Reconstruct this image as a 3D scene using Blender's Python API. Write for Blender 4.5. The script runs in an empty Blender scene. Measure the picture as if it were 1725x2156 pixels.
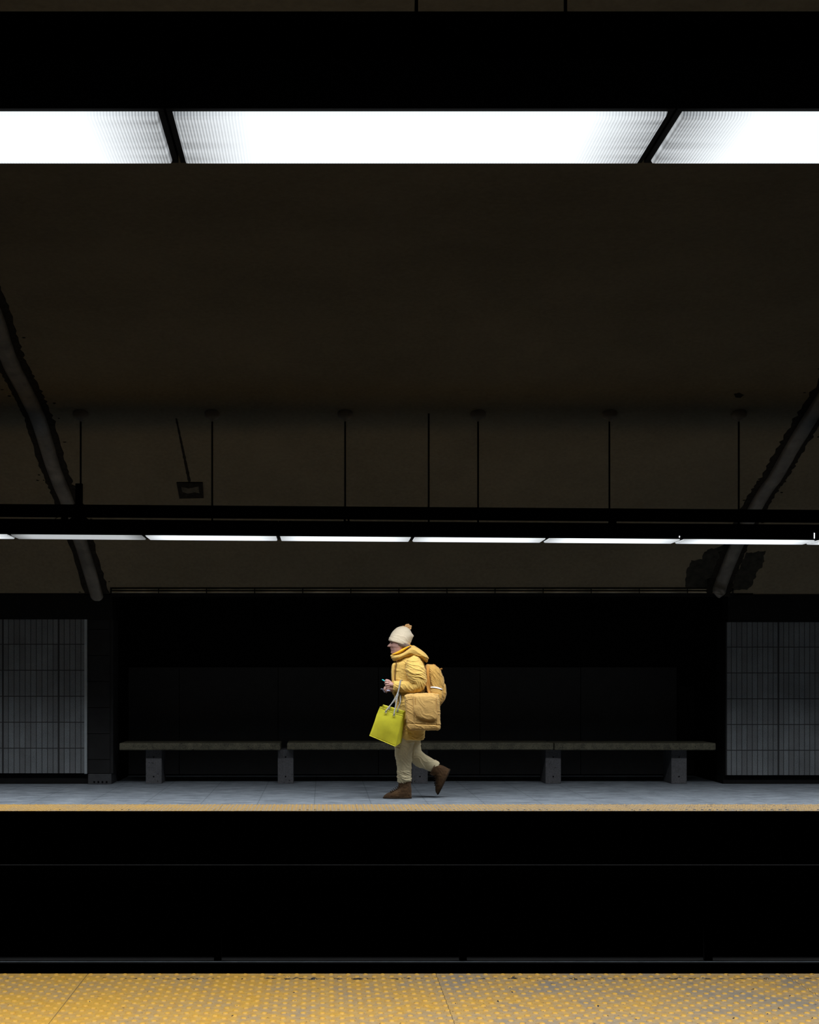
import bpy, bmesh, math, random
from mathutils import Vector, Matrix, noise
random.seed(7)
C = bpy.context.scene.collection
SC = bpy.context.scene

# ------------------------------------------------------------------ camera, world, exposure
F, U0, V0, H = 2700.0, 680.0, 1420.0, 1.2        # focal length in pixels, optical axis in the frame, eye height
cam_d = bpy.data.cameras.new('camera')
cam = bpy.data.objects.new('camera', cam_d); C.objects.link(cam)
cam.location = (0, 0, H); cam.rotation_euler = (math.pi/2, 0, 0)
cam_d.sensor_fit = 'AUTO'; cam_d.sensor_width = 36.0
cam_d.lens = F*36.0/2156.0
cam_d.shift_x = (862.5-U0)/2156.0; cam_d.shift_y = (V0-1078.0)/2156.0
cam_d.clip_start = 0.05; cam_d.clip_end = 200
SC.camera = cam
W = bpy.data.worlds.new('world'); SC.world = W; W.use_nodes = True
W.node_tree.nodes['Background'].inputs[0].default_value = (0.5, 0.55, 0.6, 1)
W.node_tree.nodes['Background'].inputs[1].default_value = 0.0
vs = SC.view_settings
vs.view_transform = 'Standard'; vs.look = 'None'; vs.gamma = 1; vs.use_curve_mapping = False
vs.exposure = 0.0
LAMP_FAR, LAMP_NEAR = 1.15, 1.05                  # luminance of the lamp lenses
POWER, POWER_NEAR, SPREAD = 19.5, 25.5, 120.0                        # downlight of one lamp (W) and its beam angle

# ------------------------------------------------------------------ helpers
def X(u, D): return (u-U0)*D/F
def Z(v, D): return H-(v-V0)*D/F
def lin(c):
    return tuple((x/255/12.92 if x/255 <= .04045 else ((x/255+.055)/1.055)**2.4) for x in c)

class Nodes:
    def __init__(s, name):
        s.m = bpy.data.materials.new(name); s.m.use_nodes = True
        s.t = s.m.node_tree; s.b = s.t.nodes['Principled BSDF']; s.out = s.t.nodes['Material Output']
    def n(s, kind, **kw):
        x = s.t.nodes.new(kind)
        for k, v in kw.items(): setattr(x, k, v)
        return x
    def l(s, a, b): s.t.links.new(a, b)
    def coord(s, scale=(1,1,1), loc=(0,0,0), rot=(0,0,0)):
        tc = s.n('ShaderNodeTexCoord'); mp = s.n('ShaderNodeMapping')
        mp.inputs['Scale'].default_value = scale; mp.inputs['Location'].default_value = loc; mp.inputs['Rotation'].default_value = rot
        s.l(tc.outputs['Object'], mp.inputs[0]); return mp.outputs[0]
    def noise(s, vec, scale, detail=4, rough=.55):
        x = s.n('ShaderNodeTexNoise'); x.inputs['Scale'].default_value = scale
        x.inputs['Detail'].default_value = detail; x.inputs['Roughness'].default_value = rough
        s.l(vec, x.inputs['Vector']); return x.outputs['Fac']
    def ramp(s, fac, stops):
        r = s.n('ShaderNodeValToRGB'); e = r.color_ramp.elements
        while len(e) < len(stops): e.new(.5)
        for q, (p, c) in zip(e, stops):
            q.position = p; q.color = (c, c, c, 1) if isinstance(c, (int, float)) else (*c[:3], 1)
        s.l(fac, r.inputs[0]); return r.outputs[0]
    def math(s, op, a, b=None, c=None):
        x = s.n('ShaderNodeMath', operation=op)
        for i, q in enumerate((a, b, c)):
            if q is None: continue
            if isinstance(q, (int, float)): x.inputs[i].default_value = q
            else: s.l(q, x.inputs[i])
        return x.outputs[0]
    def mix(s, fac, a, b, mode='MIX'):
        x = s.n('ShaderNodeMix', data_type='RGBA', blend_type=mode)
        for sock, q in ((x.inputs['Factor'], fac), (x.inputs['A'], a), (x.inputs['B'], b)):
            if isinstance(q, (int, float)): sock.default_value = q
            elif isinstance(q, tuple): sock.default_value = (*q[:3], 1)
            else: s.l(q, sock)
        return x.outputs['Result']
    def xyz(s, vec):
        x = s.n('ShaderNodeSeparateXYZ'); s.l(vec, x.inputs[0]); return x.outputs
    def bump(s, h, strength=.3, dist=.01):
        b = s.n('ShaderNodeBump'); b.inputs['Strength'].default_value = strength; b.inputs['Distance'].default_value = dist
        s.l(h, b.inputs['Height']); s.l(b.outputs[0], s.b.inputs['Normal'])
    def base(s, c):
        if isinstance(c, tuple): s.b.inputs['Base Color'].default_value = (*c[:3], 1)
        else: s.l(c, s.b.inputs['Base Color'])
    def set(s, rough=.6, spec=.3, metal=0.0, sheen=0.0):
        s.b.inputs['Roughness'].default_value = rough; s.b.inputs['Specular IOR Level'].default_value = spec
        s.b.inputs['Metallic'].default_value = metal; s.b.inputs['Sheen Weight'].default_value = sheen
        return s.m

def simple(name, c, rough=.6, spec=.3, metal=0., var=.25, scale=12., bump=.15, bscale=None, dist=.004, stretch=(1,1,1)):
    n = Nodes(name); v = n.coord(stretch)
    f = n.noise(v, scale)
    n.base(n.mix(n.ramp(f, [(.3, 0.), (.7, 1.)]), tuple(x*(1-var) for x in c), tuple(min(1, x*(1+var)) for x in c)))
    if bump: n.bump(n.noise(v, bscale or scale*6, 3), bump, dist)
    return n.set(rough, spec, metal)

def link(name, me, mat, parent=None, loc=None):
    o = bpy.data.objects.new(name, me); C.objects.link(o)
    if mat: me.materials.append(mat)
    if parent: o.parent = parent
    if loc is not None: o.location = loc
    return o
def tag(o, label=None, cat=None, group=None, kind=None):
    if label: o['label'] = label
    if cat: o['category'] = cat
    if group: o['group'] = group
    if kind: o['kind'] = kind
    return o
def empty(name, loc, label, cat, group=None):
    o = bpy.data.objects.new(name, None); C.objects.link(o); o.location = loc; o.empty_display_size = .1
    return tag(o, label, cat, group)

class MB:
    """collects shapes in world coordinates, builds one mesh with its origin at `org`"""
    def __init__(s, org=(0,0,0)): s.v = []; s.f = []; s.org = Vector(org)
    def add(s, vs, fs):
        o = len(s.v); s.v += [Vector(p) for p in vs]; s.f += [tuple(i+o for i in f) for f in fs]
    def box(s, a, b):
        (x0,y0,z0), (x1,y1,z1) = a, b
        s.add([(x0,y0,z0),(x1,y0,z0),(x1,y1,z0),(x0,y1,z0),(x0,y0,z1),(x1,y0,z1),(x1,y1,z1),(x0,y1,z1)],
              [(0,3,2,1),(4,5,6,7),(0,1,5,4),(1,2,6,5),(2,3,7,6),(3,0,4,7)])
    def quad(s, *p): s.add(p, [tuple(range(len(p)))])
    def rings(s, R, cap=True, close=False):
        n = len(R[0]); vs = [p for r in R for p in r]; fs = []
        m = len(R)
        for i in range(m if close else m-1):
            j = (i+1) % m
            for k in range(n):
                q = (k+1) % n
                fs.append((i*n+k, i*n+q, j*n+q, j*n+k))
        if cap and not close:
            fs.append(tuple(reversed(range(n)))); fs.append(tuple((m-1)*n+k for k in range(n)))
        s.add(vs, fs)
    def tube(s, pts, r, n=8, close=False):
        pts = [Vector(p) for p in pts]; R = []; up = None; m = len(pts)
        for i, p in enumerate(pts):
            a = pts[(i-1) % m] if (close or i > 0) else p; b = pts[(i+1) % m] if (close or i < m-1) else p
            t = (b-a).normalized()
            if up is None:
                up = t.orthogonal().normalized()
            up = (up-t*up.dot(t)).normalized(); w = t.cross(up)
            rr = r[i] if isinstance(r, (list, tuple)) else r
            R.append([p+(up*math.cos(q)+w*math.sin(q))*rr for q in [2*math.pi*k/n for k in range(n)]])
        s.rings(R, True, close)
    def ball(s, c, r, n=12, m=8):
        c = Vector(c); r = r if isinstance(r, (tuple, list)) else (r, r, r)
        R = []
        for i in range(m+1):
            th = math.pi*(.02+.96*i/m)
            R.append([c+Vector((r[0]*math.sin(th)*math.cos(2*math.pi*k/n), r[1]*math.sin(th)*math.sin(2*math.pi*k/n), r[2]*math.cos(th))) for k in range(n)])
        s.rings(R)
    def mesh(s, name, smooth=False, recalc=True):
        me = bpy.data.meshes.new(name); me.from_pydata([p-s.org for p in s.v], [], s.f)
        if recalc:
            b = bmesh.new(); b.from_mesh(me); bmesh.ops.recalc_face_normals(b, faces=b.faces); b.to_mesh(me); b.free()
        if smooth: me.polygons.foreach_set('use_smooth', [True]*len(me.polygons))
        return me
    def build(s, name, mat, parent=None, smooth=False, bevel=0., recalc=True):
        me = s.mesh(name, smooth, recalc)
        loc = s.org if parent is None else s.org-parent.location
        o = link(name, me, mat, parent, loc)
        if bevel:
            m = o.modifiers.new('bevel', 'BEVEL'); m.width = bevel; m.segments = 2; m.limit_method = 'ANGLE'
        return o
def struct(o): o['kind'] = 'structure'; return o

# ------------------------------------------------------------------ station geometry
D_NEAR, D_FAR = 5.135, 11.25           # the two platform edges
D_WALL, D_LIP, D_BACK = 14.0, 13.93, 15.2
XL, XR = -9.0, 12.0
PIT = -1.25
AX0, AX1 = X(237, D_WALL), X(1527, D_WALL)   # alcove
def ceil_z(D):
    if D < 8.2: return 4.086
    return .766+3.32*math.sqrt(max(0, 1-((D-8.2)/6.3)**2))
def ceil_D(v):
    a, b = 8.3, 14.2
    for _ in range(40):
        m = (a+b)/2
        if ceil_z(m) > Z(v, m): a = m
        else: b = m
    return (a+b)/2

# ------------------------------------------------------------------ materials: setting
def floor_mat():
    n = Nodes('slate_floor'); v = n.coord()
    p = n.xyz(v)
    st = n.noise(n.coord((1.6, 6.0, 1)), 2.2, 6, .65)
    fine = n.noise(n.coord((3, 14, 1)), 6, 5, .7)
    f = n.math('ADD', n.math('MULTIPLY', st, .6), n.math('MULTIPLY', fine, .4))
    col = n.ramp(f, [(.36, (.062, .072, .084)), (.5, (.145, .165, .188)), (.63, (.25, .28, .31))])
    jit = n.math('MULTIPLY', n.math('SUBTRACT', n.noise(n.coord((1, 6, 1)), 3, 3), .5), .012)
    a = n.math('ABSOLUTE', n.math('SUBTRACT', n.math('FRACT', n.math('DIVIDE', n.math('ADD', n.math('ADD', p[0], 100*.5275+.079+.264), jit), .5275)), .5))
    b = n.math('ABSOLUTE', n.math('SUBTRACT', n.math('FRACT', n.math('DIVIDE', n.math('SUBTRACT', p[1], 11.84-.264), .5275)), .5))
    j = n.math('MAXIMUM', n.math('LESS_THAN', a, .008), n.math('LESS_THAN', b, .005))
    n.base(n.mix(n.math('MULTIPLY', j, .5), col, (.03, .04, .046)))
    n.bump(f, .35, .01)
    return n.set(.62, .25)
def concrete(name, c, var=.3, scale=3., rough=.85, bump=.2):
    n = Nodes(name); v = n.coord()
    f = n.math('ADD', n.math('MULTIPLY', n.noise(v, scale, 6, .6), .55), n.math('MULTIPLY', n.noise(v, scale*25, 3, .6), .45))
    n.base(n.ramp(f, [(.35, tuple(x*(1-var) for x in c)), (.65, tuple(x*(1+var) for x in c))]))
    n.bump(n.noise(v, scale*40, 3), bump, .004)
    return n.set(rough, .15)
def tile_wall(name, x0, z0, pw, rh, strip):
    """narrow upright terrazzo strips in panels of ten"""
    n = Nodes(name); v = n.coord(); p = n.xyz(v)
    def dist(s, off, per):
        return n.math('MULTIPLY', n.math('SUBTRACT', .5, n.math('ABSOLUTE', n.math('SUBTRACT', n.math('FRACT', n.math('DIVIDE', n.math('ADD', s, 200*per-off), per)), .5))), per)
    big = n.math('LESS_THAN', dist(p[0], x0, pw), .010)
    thin = n.math('LESS_THAN', dist(p[0], x0, strip), .0036)
    row = n.math('LESS_THAN', dist(p[2], z0, rh), .0048)
    ids = n.n('ShaderNodeCombineXYZ')
    n.l(n.math('FLOOR', n.math('DIVIDE', n.math('ADD', p[0], 200*strip-x0), strip)), ids.inputs[0])
    n.l(n.math('FLOOR', n.math('DIVIDE', n.math('ADD', p[2], 200*rh-z0), rh)), ids.inputs[1])
    wn = n.n('ShaderNodeTexWhiteNoise', noise_dimensions='2D'); n.l(ids.outputs[0], wn.inputs['Vector'])
    spk = n.noise(v, 160, 2, .7)
    col = n.ramp(n.math('ADD', n.math('MULTIPLY', spk, .75), n.math('MULTIPLY', n.noise(v, 3, 4), .25)),
                 [(.36, (.048, .056, .061)), (.62, (.215, .232, .245))])
    col = n.mix(n.math('MULTIPLY', wn.outputs['Value'], .45), col, (.075, .072, .073))
    grout = n.math('MAXIMUM', n.math('MAXIMUM', thin, row), big)
    n.base(n.mix(n.math('MULTIPLY', grout, .92), col, (.012, .012, .013)))
    n.bump(n.math('SUBTRACT', 1.0, grout), .5, .004)
    return n.set(.5, .3)
def tactile_mat(name, worn, off_x, seam, edge_y, sgn, k=1.0, dome=.6):
    n = Nodes(name); v = n.coord(); p = n.xyz(v)
    big = n.noise(v, 2.3, 5, .65); mid = n.noise(n.coord((5, 2.2, 1), rot=(0, 0, .5)), 4, 5, .7)
    # wear grows towards +x
    wx = n.math('MULTIPLY_ADD', p[0], .11, worn)
    w = n.math('ADD', n.math('ADD', wx, n.math('MULTIPLY', n.math('SUBTRACT', big, .5), 1.3)), n.math('MULTIPLY', n.math('SUBTRACT', mid, .5), .9))
    w = n.ramp(w, [(.25, 0.), (.75, 1.)])
    tone = n.noise(v, 38, 3, .6)
    yel = n.ramp(tone, [(.3, (.61, .325, .048)), (.7, (.71, .42, .08))])
    tan = n.ramp(tone, [(.3, (.36, .265, .155)), (.7, (.50, .37, .21))])
    top = n.math('GREATER_THAN', p[2], .0035)
    col = n.mix(n.math('MULTIPLY', w, n.math('SUBTRACT', 1.0, n.math('MULTIPLY', top, .75))), yel, tan)
    grey = n.ramp(n.noise(n.coord((1.2, 1, 1), rot=(0, 0, .6)), 4.5, 6, .72), [(.49, 0.), (.62, .75)])
    col = n.mix(n.math('MULTIPLY', n.math('MULTIPLY', grey, n.math('MINIMUM', 1.0, n.math('MAXIMUM', .15, n.math('MULTIPLY_ADD', p[0], .45, .62)))), n.math('SUBTRACT', 1.0, n.math('MULTIPLY', top, .6))), col, (.27, .248, .222))
    # chips: everywhere a little, dense on a line behind the edge
    de = n.math('MULTIPLY', n.math('SUBTRACT', p[1], edge_y), sgn)
    band = n.math('SUBTRACT', 1.0, n.math('MINIMUM', 1.0, n.math('DIVIDE', n.math('ABSOLUTE', n.math('SUBTRACT', de, .085)), .04)))
    ch = n.noise(n.coord((1, 1.6, 1)), 26, 4, .75)
    pa = n.noise(v, 3.1, 3, .6)
    c1 = n.math('GREATER_THAN', n.math('ADD', ch, n.math('MULTIPLY', band, n.math('MULTIPLY_ADD', pa, .45, n.math('MULTIPLY', p[0], .02)))), .765)
    c2 = n.math('GREATER_THAN', n.math('ADD', n.noise(n.coord((1, 1.5, 1), loc=(3, 5, 0)), 40, 2, .6), n.math('MULTIPLY', p[0], .013)), .715)
    col = n.mix(n.math('MULTIPLY', n.math('GREATER_THAN', p[2], .0045), dome), col, (.74, .41, .058))
    col = n.mix(n.math('MAXIMUM', c1, c2), col, (.03, .033, .042))
    s = n.math('LESS_THAN', n.math('ABSOLUTE', n.math('SUBTRACT', n.math('FRACT', n.math('DIVIDE', n.math('ADD', p[0], 50.5*seam-off_x), seam)), .5)), .0009)
    col = n.mix(n.math('MULTIPLY', s, .8), col, (.06, .05, .035))
    if k < 1: col = n.mix(1.0, col, (k, k*1.02, k*1.08), 'MULTIPLY')
    n.base(col)
    n.bump(n.math('ADD', tone, n.math('MULTIPLY', n.noise(v, 120, 2), .5)), .35, .004)
    return n.set(.6, .3)

M = {}
M['floor'] = floor_mat()
M['ceiling'] = concrete('painted_concrete_ceiling', (.165, .137, .090), .16, 1.2, .9, .12)
M['dark_concrete'] = concrete('near_black_concrete', (.0042, .0042, .0042), .4, 3, .95)  # near-black base colour for the pit, the platform undersides and the rear wall
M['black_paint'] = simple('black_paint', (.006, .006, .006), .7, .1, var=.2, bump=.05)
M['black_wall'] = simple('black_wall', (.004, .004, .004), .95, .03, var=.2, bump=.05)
M['panel_wall'] = concrete('dark_panel', (.036, .036, .037), .15, 6, .9)
M['pillar'] = concrete('charcoal_stone', (.015, .015, .0155), .25, 8, .8)
M['pillar_base'] = concrete('grey_stone', (.045, .046, .049), .25, 9, .8)
M['trim'] = simple('aluminium_trim', (.38, .42, .45), .4, .5, .6, var=.1, bump=.05)
M['rail'] = simple('rail_steel', (.45, .52, .58), .3, .5, .9, var=.2, bump=.05)
M['rail_side'] = simple('black_steel', (.003, .003, .003), .9, .05, var=.3)  # near-black base colour for rail sides and brackets
M['cornice'] = simple('bronze_rail', (.42, .35, .25), .45, .5, .5, var=.3, scale=5, bump=.05)
M['bench_top'] = None
def granite(name, a, b, sc=140):
    n = Nodes(name); v = n.coord()
    f = n.noise(v, sc, 2, .8); g = n.noise(v, 14, 3)
    col = n.ramp(n.math('ADD', n.math('MULTIPLY', f, .7), n.math('MULTIPLY', g, .3)), [(.36, a), (.62, b)])
    pit = n.math('GREATER_THAN', n.noise(n.coord(loc=(4, 1, 2)), 24, 2, .6), .70)
    n.base(n.mix(n.math('MULTIPLY', pit, .85), col, (.01, .01, .009)))
    n.bump(f, .3, .004); return n.set(.7, .25)
M['bench_top'] = granite('speckled_terrazzo', (.018, .017, .012), (.13, .122, .082))
M['bench_leg'] = granite('cast_concrete', (.06, .06, .064), (.10, .10, .107), 60)
M['housing'] = simple('black_enamel', (.0032, .0032, .0032), .75, .06, var=.1, bump=.03)
M['rod'] = simple('black_rod', (.008, .008, .008), .6, .2, var=.1, bump=.02)
M['canopy'] = simple('ceiling_cup', (.20, .165, .12), .6, .2, var=.1, bump=.02)
M['gutter'] = simple('galvanised_sheet', (.16, .145, .122), .55, .35, .2, var=.35, scale=5, bump=.35, bscale=9, dist=.02)
M['sealant'] = simple('old_sealant', (.022, .019, .015), .9, .05, var=.4, scale=30)
M['peel'] = simple('bare_patch', (.032, .030, .024), .95, .05, var=.35, scale=14)
M['plate_in'] = simple('worn_plate', (.085, .075, .055), .8, .1, var=.4, scale=20)

def diffuser_mat(name, strength, end_dim):
    n = Nodes(name)
    tc = n.n('ShaderNodeTexCoord'); p = n.xyz(tc.outputs['Object'])
    ribs = n.math('SINE', n.math('MULTIPLY', p[0], 2*math.pi/.0075))
    ex = n.math('ABSOLUTE', n.math('DIVIDE', p[0], .585))          # lamps inside end short of the lens ends
    ey = n.math('DIVIDE', p[1], .143)
    fx = n.ramp(ex, [(.70, 0.), (1.0, 1.)]); fy = n.ramp(ey, [(.82, 0.), (1.0, 1.)])
    dim = n.math('MAXIMUM', n.math('MULTIPLY', fx, end_dim), n.math('MULTIPLY', fy, .55))
    patch = n.noise(n.coord((.6, 8, 1)), 3, 2)
    dim = n.math('MULTIPLY', dim, n.math('MULTIPLY_ADD', patch, 1.0, .5))
    amp = n.math('MULTIPLY_ADD', dim, .45, .03)
    k = n.math('MULTIPLY', n.math('SUBTRACT', 1.0, n.math('MULTIPLY', dim, .72)), n.math('MULTIPLY_ADD', ribs, amp, 1.0))
    n.b.inputs['Emission Color'].default_value = (.90, .96, 1.0, 1)
    n.l(n.math('MULTIPLY', k, strength), n.b.inputs['Emission Strength'])
    n.base((.5, .5, .5)); return n.set(.4, .4)
M['diff_near'] = diffuser_mat('prismatic_lens', LAMP_NEAR, 1.0)
M['diff_far'] = diffuser_mat('prismatic_lens_far', LAMP_FAR, .75)
M['diff_dim'] = diffuser_mat('prismatic_lens_tired', LAMP_FAR*.42, 1.0)
n = Nodes('leak_glow'); n.b.inputs['Emission Color'].default_value = (.92, .965, 1, 1); n.b.inputs['Emission Strength'].default_value = 3
n.base((.5, .5, .5)); M['glow'] = n.m

# ------------------------------------------------------------------ setting
def slab(name, x0, x1, y0, y1, z0, z1, mat):
    b = MB(); b.box((x0, y0, z0), (x1, y1, z1)); return struct(b.build(name, mat))
slab('floor', XL, XR, D_FAR+.02, D_BACK+.1, -.25, 0.0, M['floor'])
slab('platform_slab', XL, XR, -4.0, D_NEAR-.02, -.25, 0.0, M['floor'])
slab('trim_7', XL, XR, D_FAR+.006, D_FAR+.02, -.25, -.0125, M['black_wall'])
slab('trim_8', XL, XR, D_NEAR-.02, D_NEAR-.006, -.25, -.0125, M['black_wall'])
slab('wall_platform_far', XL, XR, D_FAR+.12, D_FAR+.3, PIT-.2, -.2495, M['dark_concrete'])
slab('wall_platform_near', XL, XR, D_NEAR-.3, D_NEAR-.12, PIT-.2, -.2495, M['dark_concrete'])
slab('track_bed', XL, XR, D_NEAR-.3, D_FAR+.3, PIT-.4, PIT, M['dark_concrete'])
slab('wall_rear', XL, XR, -4.1, -4.0, -.25, 4.1, M['dark_concrete'])
# vaulted ceiling: cut back over the alcove
def vault(name, xs, d_end):
    b = MB(); ds = [-4.0, 2.0, 8.2]
    m = 44
    for i in range(1, m+1): ds.append(8.2+(d_end-8.2)*math.sin(math.pi/2*i/m))
    R = []
    vs = []; fs = []
    for d in ds:
        for x in xs: vs.append((x, d, ceil_z(d)))
    k = len(xs)
    for i in range(len(ds)-1):
        for j in range(k-1): fs.append((i*k+j, i*k+j+1, (i+1)*k+j+1, (i+1)*k+j))
    o = len(vs)
    vs += [(x, y, z+.18) for x, y, z in vs]
    fs += [tuple(reversed([q+o for q in f])) for f in fs[:]]
    # close the lower end and both sides
    e = (len(ds)-1)*k
    for j in range(k-1): fs.append((e+j, e+j+1, o+e+j+1, o+e+j))
    for j in (0, k-1):
        for i in range(len(ds)-1): fs.append((i*k+j, (i+1)*k+j, o+(i+1)*k+j, o+i*k+j))
    b.add(vs, fs); return struct(b.build(name, M['ceiling'], smooth=False))
D_END = 14.1
cx0, cx1 = X(232, D_LIP), X(1545, D_LIP)
def lerp(a, b, n): return [a+(b-a)*i/n for i in range(n+1)]
c = vault('ceiling', lerp(XL, cx0, 4), D_END)
vault('ceiling_bay', lerp(cx0, cx1, 6), D_LIP)
vault('ceiling_side', lerp(cx1, XR, 4), D_END)
for q in ('ceiling', 'ceiling_bay', 'ceiling_side'):
    me = bpy.data.objects[q].data; me.polygons.foreach_set('use_smooth', [abs(p.normal.x) < .5 and p.normal.length > 0 for p in me.polygons])
    me.set_sharp_from_angle(angle=.6)

zt, zb = Z(1304, D_WALL), Z(1628, D_WALL)
M['tiles_l'] = tile_wall('terrazzo_strips', X(123.5, D_WALL), Z(1356.5, D_WALL), .609, .2838, .0609)
M['tiles_r'] = tile_wall('terrazzo_strips_pale', X(1639.5, D_WALL), Z(1362.5, D_WALL), .57, .2816, .057)
slab('wall_left', XL, X(178, D_WALL), D_WALL, D_WALL+.3, zb, zt, M['tiles_l'])
slab('baseboard_left', XL, X(184, D_WALL), D_WALL+.06, D_WALL+.3, 0, zb, M['black_paint'])
slab('trim_1', X(178, D_WALL), X(183.4, D_WALL), D_WALL-.008, D_WALL+.3, zb-.006, zt, M['trim'])
slab('trim_2', XL, X(238, D_WALL), D_WALL-.02, D_END+.1, zt, ceil_z(D_END)+.16, M['black_paint'])
zt2, zb2 = Z(1310, D_WALL), Z(1632, D_WALL)
slab('wall_right', AX1+.012, XR, D_WALL, D_WALL+.3, zb2, zt2, M['tiles_r'])
slab('trim_3', AX1, AX1+.012, D_WALL-.004, D_WALL+.3, zb2, zt2, M['black_paint'])
slab('baseboard_right', AX1, XR, D_WALL+.06, D_WALL+.3, 0, zb2, M['black_paint'])
slab('trim_4', X(1532, D_WALL), XR, D_WALL-.02, D_END+.1, zt2, ceil_z(D_END)+.14, M['black_paint'])
# pillar beside the alcove: courses of dark stone with open joints
pl0, pl1 = X(184, D_WALL), X(237, D_WALL)
b = MB(); ys = [Z(v, D_WALL) for v in (1304, 1325, 1380, 1435, 1490, 1545, 1599.5, 1629)]
for i in range(len(ys)-1):
    b.box((pl0, D_WALL+.03, ys[i+1]+.003), (pl1-.035, D_WALL+.4, ys[i]-.003))
b.box((pl0+.01, D_WALL+.042, ys[-1]), (pl1, D_WALL+.39, ys[0]))
pil = struct(b.build('pillar', M['pillar']))
b = MB(); b.box((pl0+.004, D_WALL+.015, 0), (pl1-.015, D_WALL+.42, ys[-1]-.004))
pb = struct(b.build('pillar_base', M['pillar_base'], bevel=.004))
for i in range(4):
    b = MB(); x = X(198+i*8.7, D_WALL); b.box((x-.008, D_WALL+.008, .018), (x+.008, D_WALL+.02, .034))
    struct(b.build('vent_hole', M['black_wall'], pb))
# alcove
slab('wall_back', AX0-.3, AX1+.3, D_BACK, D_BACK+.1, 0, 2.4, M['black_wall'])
b = MB(); zp = Z(1405, D_BACK-.03)
for x0, x1 in zip([150, 378, 586, 797, 1010, 1222], [378, 586, 797, 1010, 1222, 1424]):
    b.box((X(x0, D_BACK)+.004, D_BACK-.03, .02), (X(x1, D_BACK)-.004, D_BACK-.0005, zp))
struct(b.build('wall_panel', M['panel_wall']))
b = MB()
b.box((X(1430, D_BACK), D_BACK-.03, .02), (AX1+.25, D_BACK-.0005, Z(1445, D_BACK)))
struct(b.build('wall_panel_side', M['black_paint']))
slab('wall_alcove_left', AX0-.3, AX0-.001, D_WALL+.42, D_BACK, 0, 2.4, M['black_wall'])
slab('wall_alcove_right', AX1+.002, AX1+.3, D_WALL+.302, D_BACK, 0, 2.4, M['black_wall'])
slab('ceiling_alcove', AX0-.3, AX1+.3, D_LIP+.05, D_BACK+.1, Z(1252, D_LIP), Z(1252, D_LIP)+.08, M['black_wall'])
slab('trim_5', cx0, cx1, D_LIP+.004, D_LIP+.05, Z(1256, D_LIP), Z(1237, D_LIP), M['black_paint'])
# metal rail on the alcove lip, in lengths with open joints
tr = MB()
js = [235]+[334+101.2*i for i in range(12)]+[1542]
for a, q in zip(js[:-1], js[1:]):
    x0, x1 = X(a, D_LIP)+.006, X(q, D_LIP)-.006
    for vv, r in ((1241.0, .006), (1246.5, .012)):
        tr.tube([(x0, D_LIP-.010, Z(vv, D_LIP)), (x1, D_LIP-.010, Z(vv, D_LIP))], r, 10)
struct(tr.build('trim_6', M['cornice'], smooth=True))

# ------------------------------------------------------------------ tactile strips
def tactile(name, x0, x1, y0, y1, edge_y, sgn, mat, sx, phase, label):
    """sgn +1: strip lies behind the edge as y grows"""
    b = MB()
    b.box((x0, y0, -.012), (x1, y1, .002))
    rows = int((y1-y0-.02)/(sx/2)); R, h = .0118, .0052
    prof = [(1.0, .0), (.86, .6), (.55, .95)]
    N = 9
    for j in range(rows):
        y = edge_y+sgn*(.022+j*sx/2)
        n0 = math.ceil((x0+.03-phase)/sx); n1 = math.floor((x1-.03-phase)/sx)
        for i in range(n0, n1):
            x = phase+(i+(.5 if j % 2 else 0))*sx
            vs = [(x+R*q*math.cos(2*math.pi*k/N), y+R*q*math.sin(2*math.pi*k/N), .002+h*w) for q, w in prof for k in range(N)]+[(x, y, .002+h)]
            fs = [(a*N+k, a*N+(k+1) % N, (a+1)*N+(k+1) % N, (a+1)*N+k) for a in (0, 1) for k in range(N)]
            fs += [(2*N+k, 2*N+(k+1) % N, 3*N) for k in range(N)]
            b.add(vs, fs)
    o = b.build(name, mat, recalc=False)
    o.data.polygons.foreach_set('use_smooth', [len(p.vertices) == 3 or (p.center.z > .0021) for p in o.data.polygons])
    return tag(o, label, 'tactile paving')
M['tac_near'] = tactile_mat('worn_yellow_tactile', .45, X(185.5, D_NEAR), 1.392, D_NEAR, -1)
M['tac_far'] = tactile_mat('yellow_tactile_far', .80, .3, 1.22, D_FAR, 1, .62, .35)
tactile('tactile_paving', -2.6, 3.4, D_NEAR-1.0, D_NEAR, D_NEAR, -1, M['tac_near'], .0685, X(13, D_NEAR),
        'wide worn yellow domed strip along the near platform edge, with scuffed grey patches')
tactile('tactile_paving', -5.2, 7.0, D_FAR, D_FAR+.57, D_FAR, 1, M['tac_far'], .0685, 0.0,
        'narrow yellow domed strip along the far platform edge in front of the running person')

# ------------------------------------------------------------------ track: the one rail in view and the board over the conductor
rz = Z(2025, 10.3)
b = MB((0, 10.3, PIT)); hw = .036
sec = [(-hw*2, PIT), (hw*2, PIT), (hw*2, PIT+.012), (.009, PIT+.03), (.009, rz-.03), (hw, rz-.024), (hw, rz-.004), (hw-.006, rz), (-hw+.006, rz), (-hw, rz-.004), (-hw, rz-.024), (-.009, rz-.03), (-.009, PIT+.03), (-hw*2, PIT+.012)]
b.rings([[(x, 10.3+y, z) for y, z in sec] for x in (XL+.2, XR-.2)])
r = b.build('track_rail', M['rail_side'])
tag(r, 'steel track rail in the dark pit, a thin bright line above the near platform edge', 'rail')
b = MB((0, 10.3, PIT)); b.box((XL+.2, 10.3-.009, rz), (XR-.2, 10.3+.009, rz+.0015)); b.build('running_surface', M['rail'], r)
cb = empty('conductor_cover', (0, 10.98, PIT), 'dark cover board on brackets below the far platform edge', 'cover board')
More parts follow.
